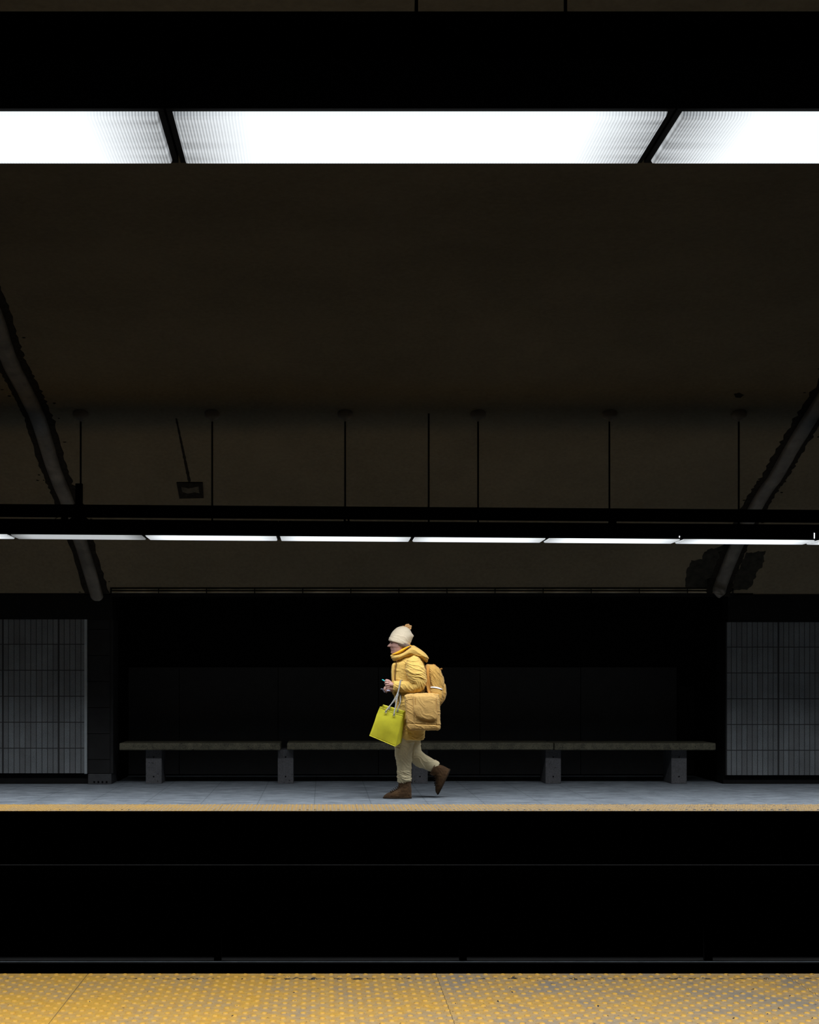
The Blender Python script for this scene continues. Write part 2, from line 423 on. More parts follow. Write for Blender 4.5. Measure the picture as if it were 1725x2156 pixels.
b = MB((0, 10.98, PIT)); b.box((XL+.2, 10.86, Z(1853, 10.9)), (XR-.2, 11.1, Z(1853, 10.9)+.02)); b.box((XL+.2, 10.86, Z(1853, 10.9)-.03), (XR-.2, 10.885, Z(1820, 10.9)))
b.build('board', simple('dull_board', (.008, .008, .008), .8, .1), cb)
for i in range(5):
    x = -3.0+2.1*i
    b = MB((x, 10.98, PIT)); b.box((x-.03, 10.95, PIT), (x+.03, 11.02, Z(1853, 10.9)-.0005)); b.build('bracket', M['rail_side'], cb)

# ------------------------------------------------------------------ lamps
TILT = .0072
PER = 1.203
def make_lamp(dmat, power):
    root = bpy.data.objects.new('light_fixture', None); C.objects.link(root)
    b = MB(); hl, hd = PER/2-.003, .160
    # folded steel housing: top, sloping shoulders, side skirts, flanges around the lens
    sec = [(-hd, .0), (-hd, .115), (-.10, .144), (.10, .144), (hd, .115), (hd, .0), (hd-.016, .0), (hd-.016, .105), (-hd+.016, .105), (-hd+.016, .0)]
    b.rings([[(x, y, z) for y, z in sec] for x in (-hl, hl)])
    b.build('housing', M['housing'], root)
    for s in (-1, 1):
        b = MB(); b.box((s*(hl-.007)-.007, -hd+.0165, .0), (s*(hl-.007)+.007, hd-.0165, .104))
        b.build('end_plate', M['housing'], root)
    # lens: shallow pan with rolled edges
    L, D, R = hl-.0145, hd-.0165, []
    for q, z in ((1.0, .012), (1.0, -.002), (.985, -.009), (.95, -.013)):
        ring = []
        ix, iy = L-(1-q)*.15, D-(1-q)*.25
        for sx, sy in ((-1,-1), (1,-1), (1,1), (-1,1)): ring.append((sx*ix, sy*iy, z))
        R.append(ring)
    b = MB(); b.rings(R); b.build('diffuser', dmat, root)
    # the beam that the prismatic lens throws downwards
    ld = bpy.data.lights.new('lamp_beam', 'AREA'); ld.shape = 'RECTANGLE'; ld.size = 2*L-.04; ld.size_y = 2*D-.05
    ld.energy = power; ld.spread = math.radians(SPREAD); ld.color = (.93, .965, 1.0)
    lo = bpy.data.objects.new('lamp_beam', ld); C.objects.link(lo); lo.parent = root; lo.location = (0, 0, -.0145)
    return root
def copy_tree(o, parent=None):
    c = o.copy(); C.objects.link(c); c.parent = parent
    for ch in o.children: copy_tree(ch, c)
    return c
D_LF, D_LN = 11.6, 3.169
Z_LF, Z_LN = 2.432, 2.528
proto = make_lamp(M['diff_near'], POWER_NEAR)
lab_near = {0: 'large bright overhead light filling the middle of the near row, between two dark joints',
            -1: 'large overhead light of the near row, left of the first dark joint',
            1: 'large overhead light of the near row, right of the second dark joint'}
cx = (X(363, D_LN)+X(1388, D_LN))/2
used = False
for i in range(-2, 3):
    o = proto if not used else copy_tree(proto); used = True
    o.location = (cx+i*PER, D_LN, Z_LN)
    tag(o, lab_near.get(i, 'overhead light at the unseen end of the near row, %s' % ('left' if i < 0 else 'right')), 'ceiling light', 'large lights of the near row')
proto = make_lamp(M['diff_far'], POWER)
x0 = X(587, D_LF)
names = {-3: 'thin bright light at the left end of the far row, cut by the picture edge',
         -2: 'dim greyish light of the far row, under the black bracket', -1: 'bright light of the far row just right of the dim grey one'}
names[0] = 'bright light of the far row, second one right of the dim grey light'
names[1] = 'bright light of the far row below the thin conduit without a ceiling cup'
names[2] = 'bright light of the far row, next one right of the light under the conduit'
names[3] = 'bright light of the far row crossing the right-hand gutter, sparkling at both joints'
names[4] = 'thin bright light at the right end of the far row, cut by the picture edge'
# a panel spans x0+i*PER .. x0+(i+1)*PER
for k, i in enumerate(range(-5, 7)):
    o = proto if k == 0 else copy_tree(proto)
    xc = x0+(i+.5)*PER
    o.location = (xc, D_LF, Z_LF-TILT*xc); o.rotation_euler = (0, TILT, 0)
    lb = names.get(i, 'far light')
    if i < -3: lb = 'overhead light of the far row, place %d beyond the left picture edge' % (-3-i)
    if i > 4: lb = 'overhead light of the far row, place %d beyond the right picture edge' % (i-4)
    tag(o, lb, 'ceiling light', 'lights of the far row')
    if i == -2:
        d = [c for c in o.children if c.name.startswith('diffuser')][0]
        d.data = d.data.copy(); d.data.materials[0] = M['diff_dim']; d['label'] = 'dim grey diffuser'
    if i in (2, 3):            # glowing sliver on the closed housing imitates light leaking at a joint
        xx = xc+PER/2-.028
        b = MB(o.location); h = .062 if i == 3 else .018
        b.box((xx-.003, D_LF-.163, o.location.z+.012), (xx+.004, D_LF-.1605, o.location.z+.012+h*.8))
        b.build('leak_glint', M['glow'], o)
# cable troughs above both rows, hung with them
def trough(yc, z, x0, x1, tilt, label):
    xc = (x0+x1)/2
    t = empty('cable_trough', (xc, yc, z), label, 'cable trough'); t.rotation_euler = (0, tilt, 0)
    b = MB(); w = x1-xc
    b.box((-w, -.055, 0), (w, .055, .104))
    o = link('channel', b.mesh('channel'), M['housing'], t)
    return t
tf = trough(D_LF, Z_LF+.178-TILT*.8, -6.6, 8.2, TILT, 'black cable trough running above the far row of lights')
trough(D_LN, Z_LN+.178, -3.2, 3.6, 0, 'black cable trough above the large near row of lights, at the top of the picture')
for u in (447, 903, 1007, 1556):
    x = X(u, D_LF); z = Z_LF+.1445-TILT*x
    b = MB(tf.location); b.tube([(x, D_LF, z), (x, D_LF, z+.033)], .0085, 8)
    o = b.build('drop_rod', M['rod'], tf); o.rotation_euler = (0, -TILT, 0)
for u in (730, 1290):
    x = X(u, D_LF); z = Z_LF+.1447-TILT*x
    b = MB((0, 0, 0)); b.box((x-.026, D_LF-.05, z), (x-.008, D_LF+.05, z+.0325)); b.box((x+.010, D_LF-.05, z), (x+.026, D_LF+.05, z+.0325)); b.box((x-.028, D_LF-.05, z+.0005), (x+.028, D_LF-.03, z+.008))
    o = b.build('clamp', M['housing']); tag(o, 'small black clamp between trough and lights, %s' % ('below the rod left of the person' if u < 1000 else 'below the second rod from the right'), 'clamp', 'clamps on the far trough')
# hanger rods
def rod(x, y, z0, cup, label, r=.0085):
    zc = ceil_z(y)
    t = empty('hanger_rod', (x, y, zc), label, 'hanger rod', 'rods holding the far row of lights' if y > 8 else 'rods holding the near row of lights')
    b = MB((x, y, zc)); b.tube([(x, y, z0), (x, y, zc-.002)], r, 10); b.build('rod', M['rod'], t, True)
    if cup:
        b = MB((x, y, zc)); R = []
        for rr, dz in ((.07, .045), (.07, -.01), (.066, -.03), (.05, -.046), (.02, -.056), (.009, -.075)):
            R.append([(x+rr*math.cos(a), y+rr*math.sin(a), zc+dz) for a in [2*math.pi*k/20 for k in range(20)]])
        b.rings(R); b.build('ceiling_cup', M['canopy'], t, True)
where = ['hanger rod with ceiling cup ending in the black bracket at the left', 'hanger rod with ceiling cup just right of the grey ceiling plate',
         'hanger rod with ceiling cup left of the thin cupless conduit', 'hanger rod with ceiling cup just right of the thin cupless conduit',
         'second hanger rod from the right, with a clamp at its foot', 'rightmost hanger rod, in front of the right-hand gutter']
for u, s in zip((170, 447, 727, 1007, 1283.5, 1556), where):
    x = X(u, D_LF); rod(x, D_LF, Z_LF+.2825-TILT*x, True, s)
x = X(903, D_LF); rod(x, D_LF, Z_LF+.2825-TILT*x, False, 'thin conduit without a ceiling cup, above the person', .0085)
rod(X(877, D_LN), D_LN, Z_LN+.2825, False, 'short rod end at the top edge of the picture, left one of two', .0045)
rod(X(1191, D_LN), D_LN, Z_LN+.2825, False, 'short rod end at the top edge of the picture, right one of two', .0045)
# black bracket at the left
x = X(170, D_LF); z = Z_LF+.1445-TILT*x
br = empty('mounting_bracket', (x, D_LF, z), 'black mounting bracket standing on the far light row at the left', 'bracket')
b = MB((x, D_LF, z)); b.box((x-.031, D_LF-.095, z+.134), (x+.031, D_LF-.0555, Z(1021, D_LF))); b.build('post', M['housing'], br, bevel=.003)
b = MB((x, D_LF, z)); R = []
for q, dz in ((.085, .0), (.07, .012), (.055, .03), (.04, .14)): R.append([(x+sx*q, D_LF-.075+sy*.0185, z+dz) for sx, sy in ((-1,-1), (1,-1), (1,1), (-1,1))])
b.rings(R); b.build('foot', M['housing'], br)
b = MB((x, D_LF, z)); b.box((x-.16, D_LF-.085, z), (x-.10, D_LF-.06, z+.026)); b.build('cable_box', M['housing'], br, bevel=.004)
b = MB((x, D_LF, z)); b.tube([(x-.215+.07*math.sin(a)*0+.06*(1-math.cos(a)), D_LF-.07, z+.026*math.sin(a)) for a in lerp(0, math.pi/2, 8)], .003, 6); b.build('cable', M['rod'], br, True)

# ------------------------------------------------------------------ gutters on the vault
def on_ceil(u, v, off=0., dmax=99):
    d = ceil_D(v)
    if d > dmax: return Vector((X(u, dmax), dmax, Z(v, dmax))), Vector((0, .95, .31))
    nx = Vector((0, (d-8.2)/6.3**2, (ceil_z(d)-.766)/3.32**2)).normalized()
    return Vector((X(u, d), d, ceil_z(d)))-nx*off, nx
def catmull(P, m):
    out = []
    P = [Vector(p) for p in P]
    Q = [P[0]*2-P[1]]+P+[P[-1]*2-P[-2]]
    for i in range(len(P)-1):
        a, b, c, d = Q[i:i+4]
        for k in range(m):
            t = k/m
            out.append(.5*((2*b)+(c-a)*t+(2*a-5*b+4*c-d)*t*t+(3*b-a-3*c+d)*t**3))
    out.append(P[-1]); return out
def gutter(px, name_label, seed, dmax=99):
    pts = catmull([(u, v, 0) for u, v in px], 14)
    P0, n0 = on_ceil(*pts[-1][:2], 0, dmax)
    t = empty('drip_gutter', P0, name_label, 'gutter', 'metal gutters on the vaulted ceiling')
    b = MB(P0); R = []; rnd = random.Random(seed)
    cross = []
    hold = None
    frames = []
    for i, p in enumerate(pts):
        c, nx = on_ceil(p.x, p.y, 0, dmax)
        q, _ = on_ceil(*(pts[i+1][:2] if i < len(pts)-1 else p[:2]), 0, dmax); s, _ = on_ceil(*(pts[i-1][:2] if i else p[:2]), 0, dmax)
        tan = (q-s).normalized(); side = tan.cross(nx).normalized()
        if side.x < 0: side = -side
        frames.append((c, nx, side))
    for i, (c, nx, side) in enumerate(frames):
        ring = []; tip = max(0, (i-len(frames)+9)/8)
        w = .072*(1-.8*tip**2); dep = .05
        dent = .012*noise.noise(Vector((i*.35, seed, 0)))
        for k in range(11):
            a = math.pi*k/10
            prof = abs(math.sin(a))**.6
            ring.append(c+side*(w*-math.cos(a)*(1+.05*noise.noise(Vector((i*.3, k*.6, seed)))))-nx*(.004+dep*prof*(1-.3*tip)+dent*math.sin(a)+.012*noise.noise(Vector((i*.22, k*.45, seed+5)))*math.sin(a)))
        ring += [c+side*w*.98+nx*.004, c-side*w*.98+nx*.004]
        R.append(ring)
    b.rings(R); o = b.build('trough', M['gutter'], t, True)
    for s in (-1, 1):
        b = MB(P0); L = []
        for i, (c, nx, side) in enumerate(frames):
            if i > len(frames)-3: continue
            sc = .045+.03*noise.noise(Vector((i*.9, s*3, seed)))+.02*noise.noise(Vector((i*2.3, s*7, seed)))
            L.append((c+side*s*.066-nx*.006, c+side*s*(.085+max(.012, sc))-nx*.006, c+side*s*.066-nx*.001, c+side*s*(.089+max(.012, sc))-nx*.0005))
        vs = []; fs = []
        for q in L: vs += list(q)
        for i in range(len(L)-1):
            a, c2 = 4*i, 4*i+4
            fs += [(a, a+1, c2+1, c2), (a+1, a+3, c2+3, c2+1), (a, c2, c2+2, a+2), (a+2, c2+2, c2+3, a+3)]
        b.add(vs, fs); b.build('sealant_strip', M['sealant'], t)
    b = MB(P0)
    for i in range(26):     # crumbs of sealant stuck along the gutter
        c, nx, side = frames[rnd.randrange(6, len(frames)-3)]
        s = rnd.choice((-1, 1)); q = c+side*s*rnd.uniform(.14, .21)-nx*.002
        b.ball(q, (rnd.uniform(.008, .018), rnd.uniform(.006, .016), .004), 7, 4)
    b.build('sealant_crumbs', M['sealant'], t)['kind'] = 'stuff'
    return t
gutter([(-190, 330), (-130, 430), (-75, 535), (-18, 650), (16, 747), (50, 815), (81, 880), (112, 981), (143, 1058), (173, 1148), (207, 1262), (211, 1279)], 'dented metal gutter down the vault at the left, ending above the dark pillar', 1)
gutter([(1990, 520), (1900, 600), (1810, 725), (1718, 860), (1668, 940), (1634, 1000), (1609, 1035), (1575, 1095), (1550, 1148), (1519, 1226), (1512, 1257)], 'dented metal gutter down the vault at the right, between two bare dark patches', 2, 13.86)
def patch(name, outline, label, cat, off=.0025, seed=0, rough=3.0, mat=None):
    """thin flaked area on the vault, ragged outline; outline in frame pixels only to say where on the vault it lies"""
    pts = []
    n = len(outline)
    for i in range(n):
        a, b = Vector(outline[i]), Vector(outline[(i+1) % n]); m = max(2, int((b-a).length/4))
        for k in range(m):
            p = a.lerp(b, k/m); pts.append(p+Vector((noise.noise(Vector((p.x*.13, p.y*.13, seed))), noise.noise(Vector((p.x*.13, p.y*.13, seed+9)))))*rough)
    c = sum(pts, Vector((0, 0)))/len(pts)
    P0, _ = on_ceil(*c)
    bm = MB(P0); R = []
    for q in (1.0, .75, .5, .25, .02):
        R.append([on_ceil(*(c.lerp(p, q)), off)[0] for p in pts])
    R.insert(0, [on_ceil(*(c.lerp(p, 1.005)), -.001)[0] for p in pts])
    bm.rings(R, True); o = bm.build(name, mat or M['peel'])
    return tag(o, label, cat, 'bare patches beside the right-hand gutter')
patch('bare_patch', [(1446, 1205), (1458, 1180), (1478, 1178), (1486, 1158), (1527, 1150), (1524, 1170), (1508, 1205), (1496, 1236), (1442, 1238)], 'dark bare patch on the vault left of the right-hand gutter', 'bare patch', seed=3, rough=5)
patch('bare_patch', [(1572, 1164), (1612, 1160), (1606, 1190), (1592, 1205), (1584, 1232), (1572, 1243), (1541, 1243), (1548, 1215), (1562, 1186)], 'dark bare patch on the vault right of the right-hand gutter', 'bare patch', seed=5, rough=5)
# ceiling plate and its trail of glue
P0, _ = on_ceil(400, 1031)
pl = empty('ceiling_plate', P0, 'small square plate on the vault under a trail of old glue', 'plate')
def vpoly(b, px, o0, o1):
    R = [[on_ceil(u, v, o)[0] for u, v in px] for o in (o0, o1)]; b.rings(R)
b = MB(P0); vpoly(b, [(372, 1015), (427, 1015), (429, 1047), (378, 1048)], -.002, .012); b.build('frame', M['sealant'], pl)
b = MB(P0); vpoly(b, [(382, 1023), (398, 1026), (418, 1022), (420, 1036), (410, 1034), (396, 1037), (384, 1033)], .010, .0145); b.build('worn_face', M['plate_in'], pl)
tp = []
for i in range(30):
    q = i/29; u = 371+28*q; v = 880+134*q
    w = 1.6+1.6*noise.noise(Vector((i*.7, 2, 0)))+q*1.2
    tp.append((u, v, max(.7, w)))
b = MB(P0); vs = []; fs = []
for u, v, w in tp:
    vs += [on_ceil(u-w, v, .004)[0], on_ceil(u+w, v, .004)[0], on_ceil(u-w-.5, v, -.001)[0], on_ceil(u+w+.5, v, -.001)[0]]
for i in range(29):
    a, c2 = 4*i, 4*i+4
    fs += [(a, a+1, c2+1, c2), (a+1, a+3, c2+3, c2+1), (a, c2, c2+2, a+2), (a+2, c2+2, c2+3, a+3)]
b.add(vs, fs); b.build('glue_trail', M['sealant'], pl)
o = patch('stain_spot', [(1546, 829), (1556, 827), (1566, 831), (1560, 837), (1549, 837)], 'small dark spot on the vault above the rightmost rod', 'stain', seed=8, rough=1.5, mat=M['sealant'])
del o['group']
#PERSON#
# ------------------------------------------------------------------ bench
D_LEG, D_SEAT = 14.09, 13.97
bx = (X(251, D_SEAT)+X(1508, D_SEAT))/2
bench = empty('bench', (bx, D_LEG+.2, 0), 'long low stone bench on five grey block legs in front of the dark alcove', 'bench')
zb0, zb1 = Z(1579, D_SEAT), Z(1564, D_SEAT)
rnd = random.Random(3)
for a, q, dz in ((251, 591, -.003), (604.5, 884, .0), (887.5, 1166, .0), (1168, 1508, -.003)):
    x0, x1 = X(a, D_SEAT), X(q, D_SEAT)
    b = MB((bx, D_LEG+.2, 0)); b.box((x0, D_SEAT, zb0+dz), (x1, D_SEAT+.46, zb1+dz))
    o = b.build('seat_slab', M['bench_top'], bench, bevel=.012)
for a, q in ((307, 340.5), (585, 618), (868, 901), (1149, 1181.5), (1414, 1446.5)):
    x0, x1 = X(a, D_LEG), X(q, D_LEG)
    b = MB((bx, D_LEG+.2, 0)); b.box((x0, D_LEG, 0), (x1, D_LEG+.34, zb0-.0035))
    leg = b.build('leg', M['bench_leg'], bench, bevel=.004)
    for z in (Z(1594, D_LEG), Z(1635, D_LEG)):
        b = MB((bx, D_LEG+.2, 0)); b.tube([((x0+x1)/2, D_LEG-.003, z), ((x0+x1)/2, D_LEG+.01, z)], .008, 10)
        h = b.build('bolt_hole', M['black_wall'], bench); 
        h.parent = leg; h.location = (0, 0, 0)

# ------------------------------------------------------------------ the running person
D_P = 12.46
K = D_P/F
def P(u, v, d=0.): return Vector(((u-U0)*K, D_P+d*K, H-(v-V0)*K))
ROOT = P(852, 1680.0); ROOT.z = 0.0
person = empty('person', ROOT, 'person in a yellow parka and cream knitted hat running left along the platform', 'person')

def spline(P_, m): return catmull_n(P_, m)
def catmull_n(P_, m):
    out = []; n = len(P_[0])
    Q = [tuple(2*a-b for a, b in zip(P_[0], P_[1]))]+[tuple(p) for p in P_]+[tuple(2*a-b for a, b in zip(P_[-1], P_[-2]))]
    for i in range(len(P_)-1):
        a, b, c, d = Q[i:i+4]
        for k in range(m):
            t = k/m
            out.append(tuple(.5*(2*b[j]+(c[j]-a[j])*t+(2*a[j]-5*b[j]+4*c[j]-d[j])*t*t+(3*b[j]-a[j]-3*c[j]+d[j])*t**3) for j in range(n)))
    out.append(tuple(P_[-1])); return out
def stack(b, rows, n=32, m=4, d0=0., sq=2.0):
    """rows: v, left u, right u, half depth [, depth centre]; level slices from top to bottom"""
    rows = [tuple(r)+((d0,) if len(r) == 4 else ()) for r in rows]
    R = []
    for v, l, r, w, d in catmull_n(rows, m):
        c, a = (l+r)/2, max(.3, (r-l)/2); w = max(.3, w); ring = []
        for k in range(n):
            t = 2*math.pi*k/n; ct, st = math.cos(t), math.sin(t); e = 2/sq
            ring.append(P(c+a*math.copysign(abs(ct)**e, ct), v, d+w*math.copysign(abs(st)**e, st)))
        R.append(ring)
    b.rings(R)
def limb(b, rows, n=20, m=5, flat=1.0):
    """rows: u, v, d, radius; a tapering tube"""
    pts = catmull_n(rows, m); R = []; N = len(pts)
    for i, (u, v, d, r) in enumerate(pts):
        a, c = pts[max(0, i-1)], pts[min(N-1, i+1)]
        t = Vector((c[0]-a[0], c[2]-a[2], -(c[1]-a[1]))).normalized()
        dep = Vector((0, 1, 0)); dep = (dep-t*dep.dot(t)).normalized(); s = t.cross(dep)
        p = P(u, v, d)
        R.append([p+(s*math.cos(q)*r+dep*math.sin(q)*r*flat)*K for q in [2*math.pi*k/n for k in range(n)]])
    b.rings(R)
def ell(b, u, v, d, ru, rv, rd, n=16, m=10): b.ball(P(u, v, d), (ru*K, rd*K, rv*K), n, m)
def fuse(b, voxel, smooth=4, fold=None, fac=.6):
    """join overlapping solids into one continuous skin; fold(p, n) pushes the skin along its normal (both in frame pixels of size K)"""
    me = b.mesh('tmp')
    o = bpy.data.objects.new('tmp', me); C.objects.link(o)
    r = o.modifiers.new('r', 'REMESH'); r.mode = 'VOXEL'; r.voxel_size = voxel*K
    if smooth:
        q = o.modifiers.new('s', 'SMOOTH'); q.iterations = smooth; q.factor = fac
    dg = bpy.context.evaluated_depsgraph_get()
    out = bpy.data.meshes.new_from_object(o.evaluated_get(dg))
    bpy.data.objects.remove(o); bpy.data.meshes.remove(me)
    if fold:
        ns = [Vector(v.normal) for v in out.vertices]
        for v, nn in zip(out.vertices, ns):
            p = v.co+b.org
            q = Vector(((p.x)/K+U0, V0-(p.z-H)/K, (p.y-D_P)/K))
            v.co += nn*fold(q, nn)*K
    out.polygons.foreach_set('use_smooth', [True]*len(out.polygons))
    return out
def wear(name, me, mat, parent=None, root=None):
    o = link(name, me, mat, parent or person); return o
def PB(org=None): return MB(ROOT if org is None else org)
def ridge(x): return 1-2*abs(x)
def folds(q, ang, f_across, f_along, seed, amp):
    """creases running along direction `ang` (radians from the u axis towards down)"""
    ca, sa = math.cos(ang), math.sin(ang)
    a = q.x*ca+q.y*sa; c = -q.x*sa+q.y*ca
    w = 3.0*noise.noise(Vector((q.x*.05, q.y*.05, seed)))
    x = noise.noise(Vector((a*f_along, c*f_across+w*.35, q.z*f_along+seed)))
    return amp*(ridge(x)**3 if x > -1 else 0)

def cloth(name, c, var=.12, rough=.85, sheen=.15, weave=260, bump=.12, wear_c=None):
    n = Nodes(name); v = n.coord()
    f = n.noise(v, 7, 5, .6)
    col = n.mix(n.ramp(f, [(.3, 0.), (.7, 1.)]), tuple(x*(1-var) for x in c), tuple(min(1, x*(1+var)) for x in c))
    if wear_c: col = n.mix(n.ramp(n.noise(v, 16, 4, .65), [(.5, 0.), (.75, .6)]), col, wear_c)
    n.base(col)
    n.bump(n.math('ADD', n.noise(v, weave, 2), n.math('MULTIPLY', n.noise(v, 45, 4), .8)), bump, .006)
    return n.set(rough, .2, 0, sheen)
SKIN = Nodes('skin'); v_ = SKIN.coord(); f_ = SKIN.noise(v_, 22, 4)
SKIN.base(SKIN.ramp(f_, [(.3, (.44, .24, .20)), (.7, (.54, .33, .29))])); SKIN.bump(SKIN.noise(v_, 300, 2), .08, .002); SKIN.set(.5, .35)
SKIN.b.inputs['Subsurface Weight'].default_value = .1; SKIN.b.inputs['Subsurface Radius'].default_value = (.01, .004, .002)
M['skin'] = SKIN.m
M['parka'] = cloth('mustard_parka', (.71, .46, .12))
M['parka_dark'] = cloth('parka_placket', (.52, .26, .045))
M['lining'] = cloth('orange_lining', (.95, .46, .012), rough=.7)
M['hat'] = cloth('cream_knit', (.80, .675, .49), .06, .95, .3, 200, .3)
M['tassel'] = cloth('tan_fleece', (.74, .42, .17), .15, .95, .3)
M['trousers'] = cloth('cream_trousers', (.52, .45, .285), .10, .9, .1)
M['leather'] = cloth('brown_suede', (.058, .028, .009), .25, .8, .1, wear_c=(.11, .058, .022))
M['sole'] = simple('rubber_sole', (.03, .018, .010), .8, .15)
M['hair'] = cloth('grey_brown_hair', (.20, .145, .115), .3, .6, .0, 160, .3)
M['pack'] = cloth('ochre_canvas', (.54, .31, .075), .14)
M['satchel'] = cloth('tan_canvas', (.50, .305, .095), .14)
M['satchel_dark'] = cloth('tan_webbing', (.50, .23, .045), .14)
M['lime'] = cloth('lime_leather', (.56, .52, .035), .14, .5, .0, 200, .06)
M['lime_dark'] = cloth('lime_edge', (.64, .60, .06), .08, .5, .0)
M['rope'] = simple('grey_rope', (.27, .265, .25), .9, .1, var=.55, scale=180, bump=.4, bscale=220, dist=.004)
M['teal'] = simple('teal_plastic', (.05, .62, .66), .3, .5, var=.05, bump=.02)
M['screen'] = simple('dark_glass', (.01, .02, .03), .15, .5, var=.05, bump=0)
M['paper'] = simple('lilac_tissue', (.50, .53, .72), .9, .1, var=.1, scale=30)
M['magazine'] = simple('printed_paper', (.72, .72, .76), .6, .2, var=.25, scale=30)
M['eye'] = simple('eye', (.05, .035, .03), .25, .5, var=.1, bump=0)
M['zip'] = simple('zip', (.12, .06, .02), .5, .4, var=.2)
M['eyelet'] = simple('steel_eyelet', (.7, .7, .66), .3, .5, .8, var=.05, bump=0)

# ---- body: one continuous skin, head to feet
b = PB()
face = [(1320, 842, 855, 6, 0), (1325, 834, 861, 12, 0), (1332, 826.5, 866, 16.5, 0), (1341, 822.3, 864.5, 18.3, 0), (1347, 820.8, 863.5, 18.2, 0), (1350.5, 820.8, 862.5, 18.0, 0),
        (1353.5, 822.6, 861.5, 17.7, 0), (1357, 821.6, 860, 17.2, 0), (1361, 821.6, 858.5, 16.6, 0), (1363, 822.6, 858, 16, 0), (1365.3, 822.0, 858, 15.2, 0), (1366.8, 822.9, 857, 14.8, 0),
        (1368.3, 822.6, 856, 14.4, 0), (1370.5, 823.8, 855, 13.6, 0), (1373.5, 822.9, 854, 12.6, 0), (1376, 824.0, 853, 11.2, 0), (1378.3, 828.0, 853, 9.6, 0), (1381, 834, 854, 9.2, 0), (1388, 838, 860, 9.6, 0), (1396, 842, 866, 10, 0)]
R = []
NH = 64
def soft_front(v):
    T = [(1320, 842), (1325, 834), (1332, 826.5), (1341, 822.3), (1347, 820.9), (1357, 822.3), (1367, 823.6), (1376, 825.2), (1381, 834), (1396, 842)]
    for (a, x), (b_, y) in zip(T[:-1], T[1:]):
        if a <= v <= b_: return x+(y-x)*(v-a)/(b_-a)
    return 842
for v, l, r, w, d in catmull_n(face, 5):
    prof = l; l = soft_front(v) if 1341 < v < 1377 else l
    c, a = (l+r)/2, (r-l)/2; ring = []
    for k in range(NH):
        t = 2*math.pi*k/NH; ct, st = math.cos(t), math.sin(t)
        u, dd = c+a*ct, w*math.copysign(abs(st)**1.0, st)
        th = math.atan2(abs(st), -ct)                 # 0 at the face's front
        nose = 0
        if 1352 < v < 1363.2:
            h = (v-1352)/9.0
            nose = 6.4*(h**1.15 if h < 1 else max(0, 1-((h-1)/.24)))*math.exp(-(th/(.14+.15*min(1, h)))**2)
        sock = -1.7*math.exp(-((th-.46)/.17)**2)*math.exp(-((v-1354.2)/2.1)**2)
        brow = .9*math.exp(-((th-.42)/.3)**2)*math.exp(-((v-1350.6)/1.3)**2)
        cheek = 1.1*math.exp(-((th-.72)/.3)**2)*math.exp(-((v-1360.5)/3.2)**2)
        fold_ = -.8*math.exp(-((th-.52-.03*(v-1364))/.07)**2)*math.exp(-((v-1364.5)/3.2)**2)
        mouth = -.45*math.exp(-(th/.50)**4)*math.exp(-((v-1366.9+.8*th)/.7)**2)
        e = -((l-prof)*math.exp(-(th/.42)**2)+nose+sock+brow+cheek+fold_+mouth)
        ring.append(P(u+e*max(.25, -ct) if ct < 0 else u, v, dd-math.copysign(1, st)*e*abs(st)*.6))
    R.append(ring)
b.rings(R)
for s in (-1, 1):                                      # ears
    ell(b, 845.5, 1358.5, s*16.2, 3.0, 4.6, 1.5)
stack(b, [(1386, 842, 872, 10), (1394, 842, 884, 13), (1405, 838, 888, 14), (1430, 838, 888, 14), (1460, 844, 888, 16), (1490, 848, 890, 18), (1515, 848, 888, 19), (1530, 850, 884, 17)], 32, 4)
limb(b, [(868, 1396, -16, 8), (875, 1416, -26, 9.5), (881, 1441, -29, 8.5), (858, 1445.5, -23, 8.0), (838, 1445, -19, 6.0), (827, 1443.5, -17, 5.2)])
limb(b, [(868, 1398, 16, 8), (872, 1418, 26, 9.5), (877, 1444, 27, 8.5), (855, 1449, 24, 8.0), (836, 1452, 18, 6.0), (826, 1452.5, 15, 5.2)])
limb(b, [(862, 1515, -10, 12), (852, 1560, -11, 14), (848.5, 1585, -10, 10.5), (853, 1612, -10, 10), (852, 1640, -10, 7), (852, 1656, -10, 6)])
limb(b, [(868, 1515, 11, 15), (869, 1560, 11, 14), (872, 1590, 10, 10.5), (890, 1603.5, 10, 10), (912, 1613, 10, 7), (926, 1620, 10, 6)])
limb(b, [(852, 1658, -10, 7), (846, 1667, -10, 7.5), (830, 1672, -10, 6), (815, 1674.5, -10, 4)])      # feet inside the boots
limb(b, [(926, 1619, 10, 7), (935, 1628, 10, 7.5), (931, 1646, 10, 6), (927, 1660, 10, 4)])
# left hand: palm, four fingers curled round the phone, thumb along its back edge
def finger(pts, r0, r1):
    n_ = len(pts); limb(b, [(u, v, d, r0+(r1-r0)*i/(n_-1)) for i, (u, v, d) in enumerate(pts)], 12, 5)
limb(b, [(829, 1443.6, -17, 5.0), (824.5, 1442.2, -17.5, 5.6), (820, 1441.2, -18, 5.8), (817.5, 1441, -18.2, 4.6)], 16, 4, 1.15)
finger([(821, 1437.2, -20), (815.5, 1434.2, -22.5), (811.5, 1433.2, -21.5), (809.8, 1435.6, -18.5)], 2.15, 1.6)
finger([(820, 1440, -20.5), (814.6, 1437.8, -23.6), (811.0, 1437.8, -22.2), (810.2, 1440.4, -18.8)], 2.2, 1.65)
finger([(820, 1443, -20.5), (815.0, 1441.9, -23.4), (811.8, 1442.6, -21.8), (812, 1444.6, -18.6)], 2.1, 1.6)
finger([(821, 1446, -20), (816.2, 1446.0, -22.4), (812.6, 1447.2, -20.8), (812.6, 1448.6, -18.2)], 1.9, 1.4)
finger([(824, 1438.5, -14), (819, 1433.5, -11.5), (814.5, 1431.8, -12.2), (811.6, 1431.6, -13.6)], 2.4, 1.8)
